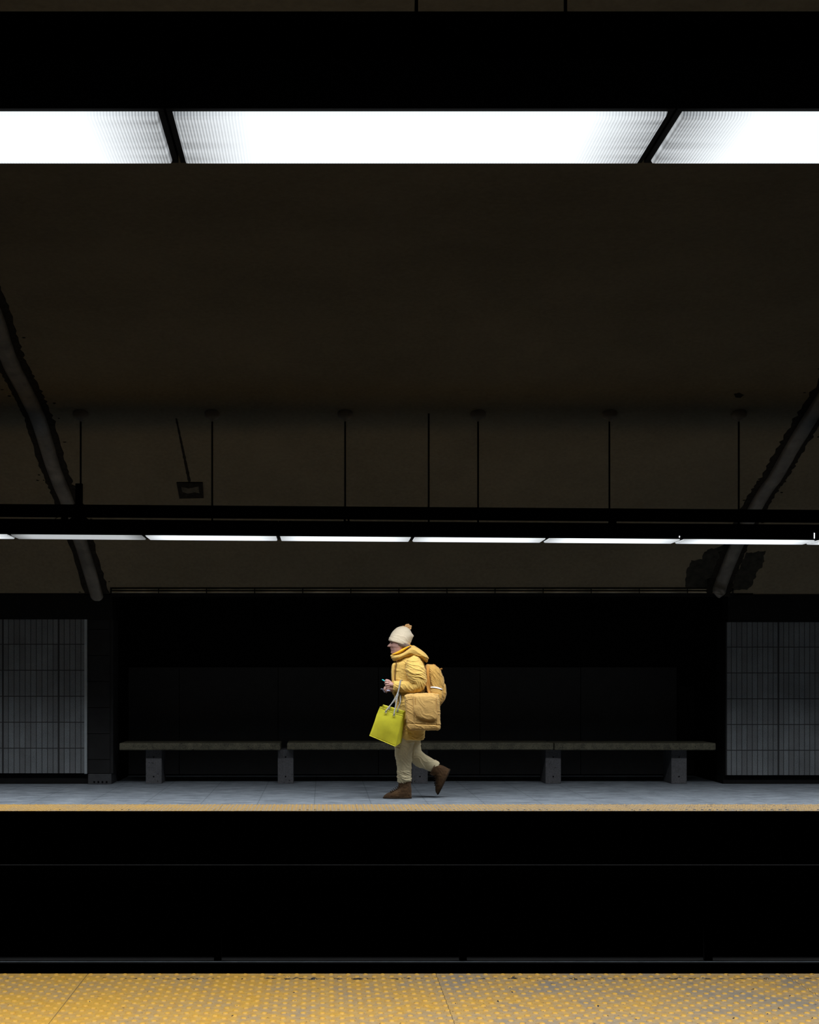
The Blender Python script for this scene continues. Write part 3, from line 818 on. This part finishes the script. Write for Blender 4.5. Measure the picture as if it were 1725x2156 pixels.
# right hand, lower and behind, pinching the tissue
limb(b, [(827, 1452.5, 15, 4.8), (822, 1451.2, 13.5, 5.4), (818, 1450, 12, 5.4), (815.5, 1449.4, 11, 4.2)], 16, 4, 1.1)
finger([(817, 1447.4, 10), (812.5, 1446.6, 6.8), (809.8, 1448.8, 5.6), (810, 1451.2, 7)], 2.1, 1.6)
finger([(817, 1450, 9.5), (812.5, 1449.6, 5.8), (810.4, 1451.8, 5), (811, 1453.6, 6.6)], 2.15, 1.6)
finger([(817.5, 1452.6, 9.6), (813.4, 1453, 6.4), (811.8, 1455, 6), (812.8, 1456.2, 7.6)], 2.0, 1.5)
finger([(818.5, 1455, 10.5), (815, 1456, 7.8), (813.8, 1457.6, 7.6), (814.8, 1458.4, 8.8)], 1.8, 1.4)
finger([(821, 1448, 16), (815.5, 1446.2, 16.4), (811.6, 1448.2, 13.4), (809.8, 1450.8, 10)], 2.3, 1.7)
wear('body', fuse(b, .62, 2, fac=.5), M['skin'])
# eyes, brows, lips, hair
for s in (-1, 1):
    b = PB(); ell(b, 824.9, 1354.2, s*7.6, 1.7, 1.1, 1.7, 12, 8); wear('eye', b.mesh('eye', True), M['eye'])
    b = PB(); limb(b, [(822.2, 1351.6, s*4.6, .5), (823.2, 1350.6, s*7.5, .8), (826, 1351.2, s*11, .45)], 8, 4); wear('eyebrow', b.mesh('eyebrow', True), M['hair'])
b = PB()
limb(b, [(825.2, 1365.6, -6.6, .25), (822.7, 1365.5, -2.5, .6), (822.3, 1365.6, 0, .7), (822.7, 1365.5, 2.5, .6), (825.2, 1365.6, 6.6, .25)], 8, 5)
limb(b, [(825.2, 1368.2, -6.0, .25), (823.4, 1368.2, -2.5, .6), (823.1, 1368.3, 0, .7), (823.4, 1368.2, 2.5, .6), (825.2, 1368.2, 6.0, .25)], 8, 5)
lips = simple('lips', (.42, .19, .17), .5, .3, var=.1); wear('lips', b.mesh('lips', True), lips)
rh = random.Random(4)
for s in (-1, 1):
    b = PB()
    for i in range(26):
        q = i/25; u0 = 836+q*24; v0 = 1351.5+q*9
        d0 = s*(18.3-1.2*q)
        limb(b, [(u0, v0-3, d0, 1.0), (u0+2+rh.uniform(-1, 1), v0+2.5, d0*.99+s*.5, 1.1), (u0+4.5+rh.uniform(-1.5, 1.5), v0+6+rh.uniform(0, 3), d0*.93, .9), (u0+6+rh.uniform(-2, 2), v0+9+rh.uniform(-2, 1), d0*.84, .35)], 6, 4)
    wear('hair', b.mesh('hair', True), M['hair'])

# ---- hat
b = PB(); R = []
hat = [(824.5, 1348.0, 856, 1357.6, 14.5), (819.4, 1348.6, 859.4, 1361.4, 19.2), (819.0, 1346.4, 861.6, 1359.0, 20.4), (819.6, 1344.0, 864, 1355.2, 20.6), (822, 1338.4, 867.6, 1347.2, 20.8), (825.6, 1331.8, 869.6, 1340.2, 19.8), (831, 1325.4, 867.0, 1332.6, 17),
       (837, 1321.4, 864, 1327.2, 13.5), (844, 1319.0, 861, 1323, 9), (850, 1318.6, 857.4, 1320.6, 4)]
for fu, fv, bu, bv, w in catmull_n(hat, 5):
    R.append([P((fu+bu)/2-(bu-fu)/2*math.cos(t), (fv+bv)/2-(bv-fv)/2*math.cos(t), w*math.sin(t)) for t in [2*math.pi*k/40 for k in range(40)]])
b.rings(R)
limb(b, [(862, 1338, -6, 7), (867, 1339, -5, 4.5), (870.6, 1339.4, -4, 1.2)], 14, 4)
def hat_fold(q, n_):
    e = folds(q, .35, .12, .02, 3, .5)+.12*noise.noise(q*.9)
    if q.y > 1342+.29*(q.x-820): e += .35
    return e
wear('hat', fuse(b, .75, 3, hat_fold), M['hat'])
hat_o = [o for o in person.children if o.name.startswith('hat')][0]
b = PB(); rh = random.Random(11)
for i in range(9):
    a = rh.uniform(-1.2, 1.1); t = rh.uniform(-5, 5)
    L = rh.uniform(6, 11)
    u0, v0 = 856+rh.uniform(-2, 3), 1321.5+rh.uniform(-1, 3)
    limb(b, [(u0, v0, t*.4, 2.2), (u0+L*.5*math.cos(a-.5), v0+L*.5*math.sin(a-.5), t*.8, 2.8), (u0+L*math.cos(a), v0+L*math.sin(a)*.9, t, 1.7)], 9, 4, .6)
limb(b, [(852, 1321, -2, 2.0), (849, 1318.8, -3, 1.6), (847.6, 1317.8, -3.4, .8)], 9, 4)
limb(b, [(856, 1320, 0, 2.4), (857, 1317, 0, 1.6), (857.4, 1314.6, 0, .8)], 9, 4)
o = wear('tassel', fuse(b, .6, 1), M['tassel'], hat_o)

# ---- parka: torso, sleeves as one garment
b = PB()
stack(b, [(1377, 840, 874, 11), (1384, 838, 886, 16), (1391, 837, 892, 18), (1396, 831.5, 893.5, 19), (1400, 827.2, 894.5, 19.5), (1415, 826.4, 895, 20), (1432, 827.2, 895, 20.5), (1450, 829.5, 895.5, 23), (1470, 833, 897, 26), (1490, 836, 898, 29.5), (1512, 837, 897, 31.5),
          (1530, 836.5, 895, 32.5), (1545, 836, 894, 32.5), (1553, 836, 893.4, 32.5), (1556.5, 839, 891.5, 31.5)], 40, 4, sq=2.1)
limb(b, [(864, 1390, -19, 12), (869, 1397.5, -24, 17.2), (873, 1411, -29, 20), (877, 1427, -32, 18.3), (879, 1440, -32, 15.5), (871, 1446, -30, 13.0), (858, 1445.8, -26, 12.0), (844, 1445.4, -22, 11.6), (833, 1445, -19, 11.2), (829, 1444.8, -18, 10.6)], 28, 5, .92)
limb(b, [(864, 1392, 17, 12), (868, 1400, 22, 17), (871, 1414, 26, 19), (874, 1428, 28, 17.5), (874, 1442, 28, 14.5), (864, 1449, 27, 12.5), (848, 1451.5, 23, 11.2), (836, 1453, 18.5, 10.4), (829, 1453.6, 16, 9.8)], 28, 5, .92)
def parka_fold(q, n_):
    arm = min(1, max(0, (-15-q.z)/7)) if q.y < 1462 else 0          # near sleeve
    if q.y > 1452: arm *= max(0, 1-(q.y-1452)/10)
    w = min(1, max(0, (q.y-1430)/8))
    e = arm*((1-w)*(folds(q, .42, .17, .022, 1.7, 1.4)+folds(q, .2, .28, .03, 7, .7))+w*folds(q, .75, .18, .03, 4.1, 1.1))
    e += (1-arm)*(folds(q, -.15, .09, .02, 9.2, 1.0)+min(1, max(0, (q.y-1465)/10))*folds(q, .1, .11, .03, 2.2, .8))
    return e+.25*noise.noise(q*.35)
parka = wear('parka', fuse(b, .62, 5, parka_fold), M['parka'])
# placket with zip down the front, seams, hem cord
b = PB()
limb(b, [(831, 1397, -5, 2.4), (828.2, 1402, -7.5, 3.4), (826.9, 1416, -8, 3.4), (827.6, 1432, -7.5, 3.2), (829.8, 1450, -7, 3.2), (834, 1474, -7, 3.2), (839, 1500, -7, 3.2), (843, 1530, -7, 3.2), (845, 1554, -7, 2.6)], 14, 5, 1.6)
wear('placket', fuse(b, .7, 2, lambda q, n_: .3*noise.noise(q*.3)), M['parka'], parka)
b = PB()
limb(b, [(835, 1390, -17.0, .8), (833.0, 1402, -14.6, .9), (831.6, 1418, -14.4, .9), (831.4, 1432, -13.8, .9), (834, 1450, -15, .9), (841, 1486, -18.6, .8)], 8, 5)
wear('zip', b.mesh('zip', True), M['zip'], parka)
b = PB()
ring = []
for k in range(24):
    t = 2*math.pi*k/24; ring.append(P(829.6+.5*math.cos(t*2), 1444.8+10.8*math.sin(t), -18+10.2*math.cos(t)))
b.tube(ring, 1.3*K, 8, True); wear('cuff', b.mesh('cuff', True), M['parka'], parka)
# ---- hood lying on the shoulders and its orange inside
b = PB(); R = []
hood = [(823.4, 1379.8, 1382.6, 5), (826, 1378.2, 1388.6, 10), (830, 1377.8, 1391.4, 15), (837, 1377.2, 1390.6, 19), (847, 1373.8, 1387, 22), (856, 1367.0, 1384.4, 23.5), (864, 1361.2, 1383, 24), (869.5, 1359.4, 1383.4, 24.5), (876, 1362.4, 1385.6, 25), (886, 1368.4, 1389.6, 24.5), (894, 1375, 1394.6, 21.5), (900, 1381.6, 1396.2, 15.5), (902.6, 1387, 1392.6, 7)]
for u, t0, t1, w in catmull_n(hood, 5):
    c, a = (t0+t1)/2, (t1-t0)/2
    R.append([P(u, c-a*math.cos(t), w*math.copysign(abs(math.sin(t))**.85, math.sin(t))) for t in [2*math.pi*k/32 for k in range(32)]])
b.rings(R)
def hood_fold(q, n_):
    line = 1385.0-.16*(q.x-846)+.010*(q.x-868)**2      # rolled edge: the hood is fullest above, tucked under below
    e = folds(q, .45 if q.x > 862 else -.45, .14, .022, 5.5, 1.1)
    if q.y > line: e -= 2.0
    return e+.2*noise.noise(q*.4)
hood_o = wear('hood', fuse(b, .65, 4, hood_fold), M['parka'])
b = PB(); R = []
for u, t0, t1, w in catmull_n([(825, 1377.6, 1380.4, 9), (829, 1375.2, 1380, 15), (837, 1370.2, 1379.6, 19.4), (845, 1365.6, 1376, 21.6), (853, 1361.2, 1370, 21.6), (861, 1357.6, 1365, 19.5), (867, 1358.4, 1362, 13)], 5):
    c, a = (t0+t1)/2, (t1-t0)/2
    R.append([P(u, c-a*math.cos(t), w*math.sin(t)) for t in [2*math.pi*k/24 for k in range(24)]])
b.rings(R); o = wear('hood_lining', fuse(b, .8, 2), M['lining'], hood_o); o['label'] = 'bright orange inside of the hood'

# ---- trousers
b = PB()
stack(b, [(1500, 846, 892, 22), (1520, 845, 890, 23), (1540, 846, 888, 22), (1552, 850, 884, 18)], 28, 4)
limb(b, [(862, 1520, -11, 16), (856, 1545, -11.5, 19), (850.2, 1572, -11.5, 18.6), (849.2, 1588, -11, 17.2), (850.4, 1604, -10.5, 15.6), (851, 1622, -10, 14.8), (851, 1634, -10, 14.6), (851.2, 1641, -10, 14.9), (851.8, 1646, -10, 13.2)], 26, 6, .86)
limb(b, [(868, 1520, 11, 18), (869, 1550, 11, 18), (870, 1572, 11, 17.2), (873.5, 1588, 10.5, 16), (886, 1600, 10, 15.4), (900, 1607, 10, 14), (911.5, 1612.6, 10, 12.6), (917.6, 1615.6, 10, 12.4), (921.5, 1617.4, 10, 10.6)], 26, 6, .86)
def tr_fold(q, n_):
    if q.z < 0 and q.x < 872:
        e = folds(q, .55, .13, .02, 6.6, 1.3)
        if q.y > 1622: e += folds(q, .3, .2, .03, 8.8, 1.2)
        if 1570 < q.y < 1602: e += folds(q, -.6, .12, .03, 2.1, .8)
    else:
        e = folds(q, .6, .10, .02, 3.3, 1.4)
    return e+.2*noise.noise(q*.5)
wear('trousers', fuse(b, .65, 4, tr_fold), M['trousers'])

# ---- boots, built toe forward in their own frame, then stood or lifted
def boot(heel, fwd, up, d):
    org = Vector(heel); f = Vector(fwd).normalized(); w = Vector(up).normalized()
    def B(a, h, s): q = org+f*a+w*h; return P(q.x, q.y, d+s)
    def rows(rs, n=24, m=4, sq=2.4):
        R = []
        for h, a0, a1, s in catmull_n(rs, m):
            c, r_ = (a0+a1)/2, (a1-a0)/2; ring = []
            for k in range(n):
                t = 2*math.pi*k/n; ct, st = math.cos(t), math.sin(t); e = 2/sq
                tp = 1.0-.22*max(0, ct)**2*(1 if a1 > 34 else 0)
                ring.append(B(c+r_*math.copysign(abs(ct)**e, ct), h, s*tp*math.copysign(abs(st)**e, st)))
            R.append(ring)
        bb = PB(); bb.rings(R); return bb
    up_ = rows([(35, 1.6, 27.4, 11), (32, 1.2, 28, 11.6), (27, .9, 28, 11.4), (22, .4, 29.5, 11.4), (18.5, 0, 34, 11.8), (14.5, -.2, 43, 12.2), (10.5, -.3, 51.5, 12.4), (7, -.2, 57, 12.4), (3.4, 0, 59.2, 12.2), (2.0, 0, 59.4, 12)])
    bo = wear('boot', fuse(up_, .7, 2, lambda q, n_: .5*noise.noise(q*.22)+.2*noise.noise(q*.7)), M['leather'])
    so = rows([(2.6, -.4, 60, 12.6), (1.6, -.5, 60.4, 12.8), (.2, -.2, 59.6, 12.4), (.05, .2, 59, 12)], 28, 2)
    wear('sole', so.mesh('sole', True), M['sole'], bo)
    lb = PB()
    for i in range(6):
        a, h = 26.5+i*3.4, 26-i*2.3
        lb.tube([B(a-1.2, h-1.5, s) if abs(s) > 5 else B(a+1.2-.012*s*s, h+.9, s) for s in (-8.6, -5, 0, 5, 8.6)], .7*K, 6)
    wear('laces', lb.mesh('laces', True), M['sole'], bo)
    cb_ = PB(); rr = []
    for k in range(28):
        t = 2*math.pi*k/28; rr.append(B(14.4+13.6*math.cos(t), 34.6, 11.6*math.sin(t)))
    cb_.tube(rr, 1.1*K, 8, True); wear('boot_collar', cb_.mesh('boot_collar', True), M['leather'], bo)
boot((866.2, 1680.0), (-1, 0), (0, -1), -10)
boot((949.5, 1620.5), (-.43, .90), (-.90, -.43), 10)

# ------------------------------------------------------------------ things carried
# backpack
org = P(915, 1491)
bp = empty('backpack', org, 'bulging ochre backpack on the back of the person in the yellow parka', 'backpack')
b = PB(org)
stack(b, [(1398.5, 899, 908, 8), (1401, 896, 915, 17), (1407, 895, 924.5, 24), (1414, 895.5, 928.6, 27), (1424, 896.5, 931.6, 28), (1436, 897, 934.6, 28.5), (1450, 897.5, 936.2, 28.5), (1462, 898, 936.2, 28.5), (1473, 898.5, 933.6, 28), (1483, 899, 928.6, 26), (1489, 900, 924, 21), (1491.5, 903, 918, 13)], 36, 5, sq=2.5)
def pack_fold(q, n_):
    e = folds(q, 1.05, .15, .016, 4.4, 1.5)+folds(q, .9, .26, .03, 8.4, .6)
    if abs(q.x-(925+.00*(q.y-1440))) < 1.0: e -= .9
    return e+.2*noise.noise(q*.5)
wear('main_compartment', fuse(b, .65, 4, pack_fold), M['pack'], bp)
b = PB(org); stack(b, [(1440, 929, 937.5, 17), (1446, 927, 939, 20), (1460, 927, 939.5, 21), (1472, 926, 937, 20), (1481, 922, 931, 17)], 24, 4, sq=2.6)
wear('front_pocket', fuse(b, .8, 2, lambda q, n_: folds(q, 1.2, .12, .03, 2, .8)), M['pack'], bp)
b = PB(org); stack(b, [(1449.5, 905, 926, 4, -28), (1452, 903, 929, 5, -28), (1466, 904, 929, 6, -28), (1478, 905, 926, 5, -27), (1482, 907, 923, 3, -26)], 24, 4, sq=3)
wear('side_pocket', fuse(b, .8, 2, lambda q, n_: folds(q, .4, .15, .03, 3, .6)), M['pack'], bp)
b = PB(org); b.tube([P(u, v, d) for u, v, d in ((909, 1401.5, -6), (912, 1399.2, -4), (916.5, 1400.6, 0), (919, 1403.8, 2), (920.5, 1406.4, 3))], 1.2*K, 8)
wear('grab_loop', b.mesh('grab_loop', True), M['satchel_dark'], bp)
b = PB(org); b.tube([P(u, v, d) for u, v, d in catmull_n([(926, 1408.6, -8), (928.5, 1407.6, -6), (931, 1408.4, -4), (929, 1410.4, -2)], 4)], .8*K, 6)
wear('zip_pull', b.mesh('zip_pull', True), M['satchel_dark'], bp)
b = PB(org); pts = catmull_n([(897, 1403, -23, 0), (886, 1391.5, -19.5, 0), (893, 1404, -28.0, 0)], 2)
b = PB(org); R = []
for (u, v, d) in catmull_n([(900, 1402, -24), (899, 1412, -28.5), (899.5, 1426, -30.5), (901, 1438, -30), (903, 1450, -28)], 5):
    R.append([P(u-2.6, v, d), P(u+2.6, v, d), P(u+2.6, v+.2, d+1.2), P(u-2.6, v+.2, d+1.2)])
b.rings(R); wear('shoulder_strap', b.mesh('shoulder_strap'), M['satchel_dark'], bp)
# rolled magazine in the side pocket
org = P(916, 1449)
b = PB(org); R = []
for u, v, w in ((904, 1446.6, .7), (908, 1446.2, 1.3), (916, 1447, 1.7), (923, 1448.8, 1.6), (928.6, 1451, .6)):
    R.append([P(u, v-w*.8, -31.8), P(u+.3, v+w*.8, -33.6), P(u+.3, v+w*.8+.8, -31.0), P(u, v-w*.4, -29.6)])
b.rings(R); o = b.build('magazine', M['magazine']); tag(o, 'folded pale magazine sticking out of the side pocket of the ochre backpack', 'magazine')

# satchel at the near hip
org = P(889, 1536, -41)
st = empty('shoulder_bag', org, 'square tan canvas shoulder bag with stitched flap hanging at the hip', 'bag')
b = PB(org)
stack(b, [(1459.5, 872, 905, 5, -38), (1461.5, 856, 919, 8, -39), (1466, 850, 920.5, 10, -40), (1476, 850.6, 921.5, 11, -41), (1490, 852, 922.6, 12, -42), (1505, 853.4, 923, 12.5, -42), (1518, 854, 923.2, 12.5, -42), (1528, 854, 923.6, 12.5, -42), (1533, 855.4, 922.6, 11.5, -42), (1535.4, 859, 919, 8, -42)], 44, 4, sq=5)
def sat_fold(q, n_):
    return folds(q, .6, .13, .02, 1.2, .8)+(folds(q, .1, .2, .03, 5, 1.0) if q.y < 1474 else 0)-.9*math.exp(-((q.y-1523-.06*(q.x-889))/.9)**2)-.7*math.exp(-((q.x-913.5)/.9)**2)-.7*math.exp(-((q.x-869)/.9)**2)+.25*noise.noise(q*.5)
wear('bag_body', fuse(b, .65, 4, sat_fold), M['satchel'], st)
b = PB(org)
stack(b, [(1464, 868, 914, 3, -50.5), (1468, 866, 915.5, 3.6, -52), (1480, 867, 916, 4, -53.5), (1496, 868, 916, 4.2, -54.4), (1506, 873, 916, 4.2, -54.6), (1511, 882, 915, 4, -54.4), (1514, 892, 912, 3, -54)], 36, 4, sq=5)
def flap_fold(q, n_): return folds(q, .75, .09, .015, 3.8, .8)+.2*noise.noise(q*.5)
fl = wear('flap', fuse(b, .8, 2, flap_fold), M['satchel'], st)
b = PB(org)
for i in range(26):                                    # stitching along the flap edges
    q = i/25
    b.ball(P(870.5+1.5*q, 1468+38*q, -56.6-1.6*q), (.55*K, .55*K, .55*K), 6, 4)
    b.ball(P(914-.5*q, 1468+38*q, -56.6-1.6*q), (.55*K, .55*K, .55*K), 6, 4)
wear('stitching', b.mesh('stitching', True), M['satchel_dark'], fl)['kind'] = 'stuff'
b = PB(org); R = []
for (u, v, d) in catmull_n([(902.5, 1463, -41), (900.5, 1456, -38), (897.6, 1444, -35.5), (895.2, 1434, -34), (893.6, 1426, -31), (892, 1416, -25)], 5):
    R.append([P(u-2.6, v, d), P(u+2.6, v, d), P(u+2.6, v+.2, d+1.2), P(u-2.6, v+.2, d+1.2)])
b.rings(R); wear('strap', b.mesh('strap'), M['satchel_dark'], st)

# lime tote hanging from the forearm by rope handles
org = P(812, 1569, -46)
tt = empty('tote_bag', org, 'lime yellow leather tote with grey rope handles hanging from the forearm', 'tote bag')
def bil(c, s, t): return [c[0][i]*(1-s)*(1-t)+c[1][i]*s*(1-t)+c[2][i]*s*t+c[3][i]*(1-s)*t for i in (0, 1)]
NEARP = [(797.6, 1487), (845.5, 1504.4), (829.5, 1568.6), (776, 1545.8)]
FARP = [(805, 1482.4), (851.6, 1496), (843.6, 1560.6), (787, 1541)]
def tote_pt(c, s, t, d, belly):
    u, v = bil(c, s, t); w = math.sin(math.pi*s)*math.sin(math.pi*min(1, t*1.0))*belly
    return P(u+1.2*noise.noise(Vector((s*2, t*2, d))), v+(1.6*math.sin(math.pi*s) if t < .02 and belly < 0 else 0), d+w+1.0*noise.noise(Vector((s*3, t*3, 5+d))))
def sheet(b, f, ns, nt, thick):
    vs = []; fs = []
    for k, e in enumerate((0, thick)):
        for j in range(nt+1):
            for i in range(ns+1): vs.append(f(i/ns, j/nt)+Vector((0, e*K, 0)))
    W_ = ns+1; O = (nt+1)*W_
    for j in range(nt):
        for i in range(ns):
            a = j*W_+i; fs.append((a, a+1, a+W_+1, a+W_)); fs.append((O+a, O+a+W_, O+a+W_+1, O+a+1))
    for i in range(ns): fs += [(i, O+i, O+i+1, i+1), (nt*W_+i, nt*W_+i+1, O+nt*W_+i+1, O+nt*W_+i)]
    for j in range(nt): fs += [(j*W_, (j+1)*W_, O+(j+1)*W_, O+j*W_), (j*W_+ns, O+j*W_+ns, O+(j+1)*W_+ns, (j+1)*W_+ns)]
    b.add(vs, fs)
D_TN, D_TF = -57, -37
b = PB(org); sheet(b, lambda s, t: tote_pt(NEARP, s, t, D_TN, -2.6), 20, 22, 1.0); fp = b.build('front_panel', M['lime'], tt, True, recalc=True); fp.location = (0, 0, 0)
b = PB(org); sheet(b, lambda s, t: tote_pt(FARP, s, t, D_TF, 1.0), 20, 22, 1.0); o = b.build('back_panel', M['lime'], tt, True); o.location = (0, 0, 0)
def gusset(s_):
    def f(s, t):
        a = bil(NEARP, s_, t); c = bil(FARP, s_, t); q = math.sin(math.pi*s)*(1-t)*2.5
        return P(a[0]*(1-s)+c[0]*s-(q if s_ > .5 else -q), a[1]*(1-s)+c[1]*s, D_TN*(1-s)+D_TF*s)
    return f
for s_ in (1.0, 0.0):
    b = PB(org); g = gusset(s_); R = []
    vs = [g(i/6, j/16) for j in range(17) for i in range(7)]
    vs2 = [p+Vector((-.9*K if s_ > .5 else .9*K, 0, 0)) for p in vs]
    fs = [(j*7+i, j*7+i+1, j*7+i+8, j*7+i+7) for j in range(16) for i in range(6)]
    b.add(vs+vs2, fs+[tuple(reversed([q+119 for q in f])) for f in fs]+[(j*7, j*7+7, 119+j*7+7, 119+j*7) for j in range(16)]+[(j*7+6, 119+j*7+6, 119+j*7+13, j*7+13) for j in range(16)])
    b.build('side_gusset', M['lime'], tt, True)
b = PB(org); n0 = [bil(NEARP, i/12, .998) for i in range(13)]; f0 = [bil(FARP, i/12, .998) for i in range(13)]
vs = [P(u, v, D_TN) for u, v in n0]+[P(u, v, D_TF) for u, v in f0]+[P(u, v-1, D_TN) for u, v in n0]+[P(u, v-1, D_TF) for u, v in f0]
fs = [(i, i+1, 14+i, 13+i) for i in range(12)]+[(26+i, 39+i, 40+i, 27+i) for i in range(12)]
b.add(vs, fs); b.build('bottom', M['lime'], tt)
b = PB(org)
b.tube([P(*bil(NEARP, 1-i/14, 1.0), D_TN-.2) for i in range(15)], .75*K, 6)
b.build('piping', M['lime_dark'], tt, True)
b = PB(org); b.tube([tote_pt(NEARP, i/16, 0, D_TN, -2.6) for i in range(17)], .7*K, 6); b.build('rim', M['lime_dark'], tt, True)
def rope(pts, name='rope_handle'):
    b = PB(org); c = catmull_n(pts, 14)
    for k in range(3):                                  # three twisted strands
        L = []
        for i, (u, v, d) in enumerate(c):
            t = i*.85+2*math.pi*k/3; L.append(P(u+.72*math.cos(t), v, d+.72*math.sin(t)))
        b.tube(L, .82*K, 7)
    me = fuse(b, .5, 1); o = link(name, me, M['rope'], tt); return o
n1, n2 = bil(NEARP, .29, .09), bil(NEARP, .64, .09); f1, f2 = bil(FARP, .30, .09), bil(FARP, .66, .09)
rope([(*n1, D_TN-2.4), (n1[0]+2, n1[1]-5, D_TN-2.2), (823, 1479, -50), (832.5, 1464, -42), (838.5, 1450, -34.5), (841, 1438.5, -31.2), (842, 1433.2, -26.0), (842.4, 1432.2, -20), (841, 1436, -29.5+.6), (838.8, 1446, -34.6), (836.0, 1458, -39), (832, 1478, -48), (n2[0]+.4, n2[1]-5, D_TN-2.2), (*n2, D_TN-2.4)])
rope([(*f1, D_TF-1.6), (f1[0]+3, f1[1]-8, D_TF), (833, 1470, -32), (841, 1455, -16), (844.5, 1443, -8), (845.5, 1434, -13), (845.6, 1432.2, -20), (846, 1436, -10.5), (845, 1448, -9.5), (842.6, 1462, -20), (841, 1478, -31), (f2[0]+1, f2[1]-6, D_TF-1), (*f2, D_TF-1.6)])
for (u, v), d in ((n1, D_TN-2.8), (n2, D_TN-2.8), (f1, D_TF-1.4), (f2, D_TF-1.4)):
    b = PB(org); b.tube([P(u+1.9*math.cos(t), v+1.9*math.sin(t), d) for t in [2*math.pi*k/16 for k in range(16)]], .55*K, 6, True)
    b.build('eyelet', M['eyelet'], tt, True)

# phone and tissue
org = P(814, 1436.5, -17)
ph = empty('phone', org, 'teal cased phone held in the left hand at chest height', 'phone')
def slab_px(b, a, c, nrm, th, d0, d1, inset=0):
    a, c = Vector(a), Vector(c); t = (c-a).normalized(); w = Vector((-t.y, t.x))*nrm
    a, c = a+t*inset, c-t*inset
    vs = [P(*(a), d0+inset), P(*(c), d0+inset), P(*(c), d1-inset), P(*(a), d1-inset)]
    vs += [P(*(a+w*th), d0+inset), P(*(c+w*th), d0+inset), P(*(c+w*th), d1-inset), P(*(a+w*th), d1-inset)]
    b.add(vs, [(0,3,2,1),(4,5,6,7),(0,1,5,4),(1,2,6,5),(2,3,7,6),(3,0,4,7)])
b = PB(org); slab_px(b, (804.6, 1429.6), (822.5, 1439.6), 1, 2.2, -20.2, -13.8+2.5); b.build('phone_case', M['teal'], ph, bevel=.002)
b = PB(org); slab_px(b, (804.6, 1429.6), (822.5, 1439.6), -1, .35, -20.2, -11.3, .8); b.build('screen', M['screen'], ph)
org = P(811, 1453, 3)
b = PB(org); vs = []; fs = []
for j in range(9):
    for i in range(11):
        s, t = i/10, j/8
        u = 802.3+20*s; v = 1449.6+3.8*s+ (3.4*t+5.2*t*math.exp(-((s-.42)/.16)**2))*(1-.35*s)-2.2*t*math.exp(-((s-.12)/.1)**2)
        vs.append(P(u, v, 1.0+6*math.sin(3*s+1.4*t)+4*t))
n_ = len(vs); vs += [p+Vector((0, .9*K, .35*K)) for p in vs]
for j in range(8):
    for i in range(10):
        a = j*11+i; fs += [(a, a+1, a+12, a+11), (n_+a, n_+a+11, n_+a+12, n_+a+1)]
for i in range(10): fs += [(i, n_+i, n_+i+1, i+1), (88+i, 88+i+1, n_+88+i+1, n_+88+i)]
for j in range(8): fs += [(j*11, j*11+11, n_+j*11+11, n_+j*11), (j*11+10, n_+j*11+10, n_+j*11+21, j*11+21)]
b.add(vs, fs); o = b.build('tissue', M['paper'], None, True); tag(o, 'crumpled lilac tissue held in the lower hand below the phone', 'tissue')
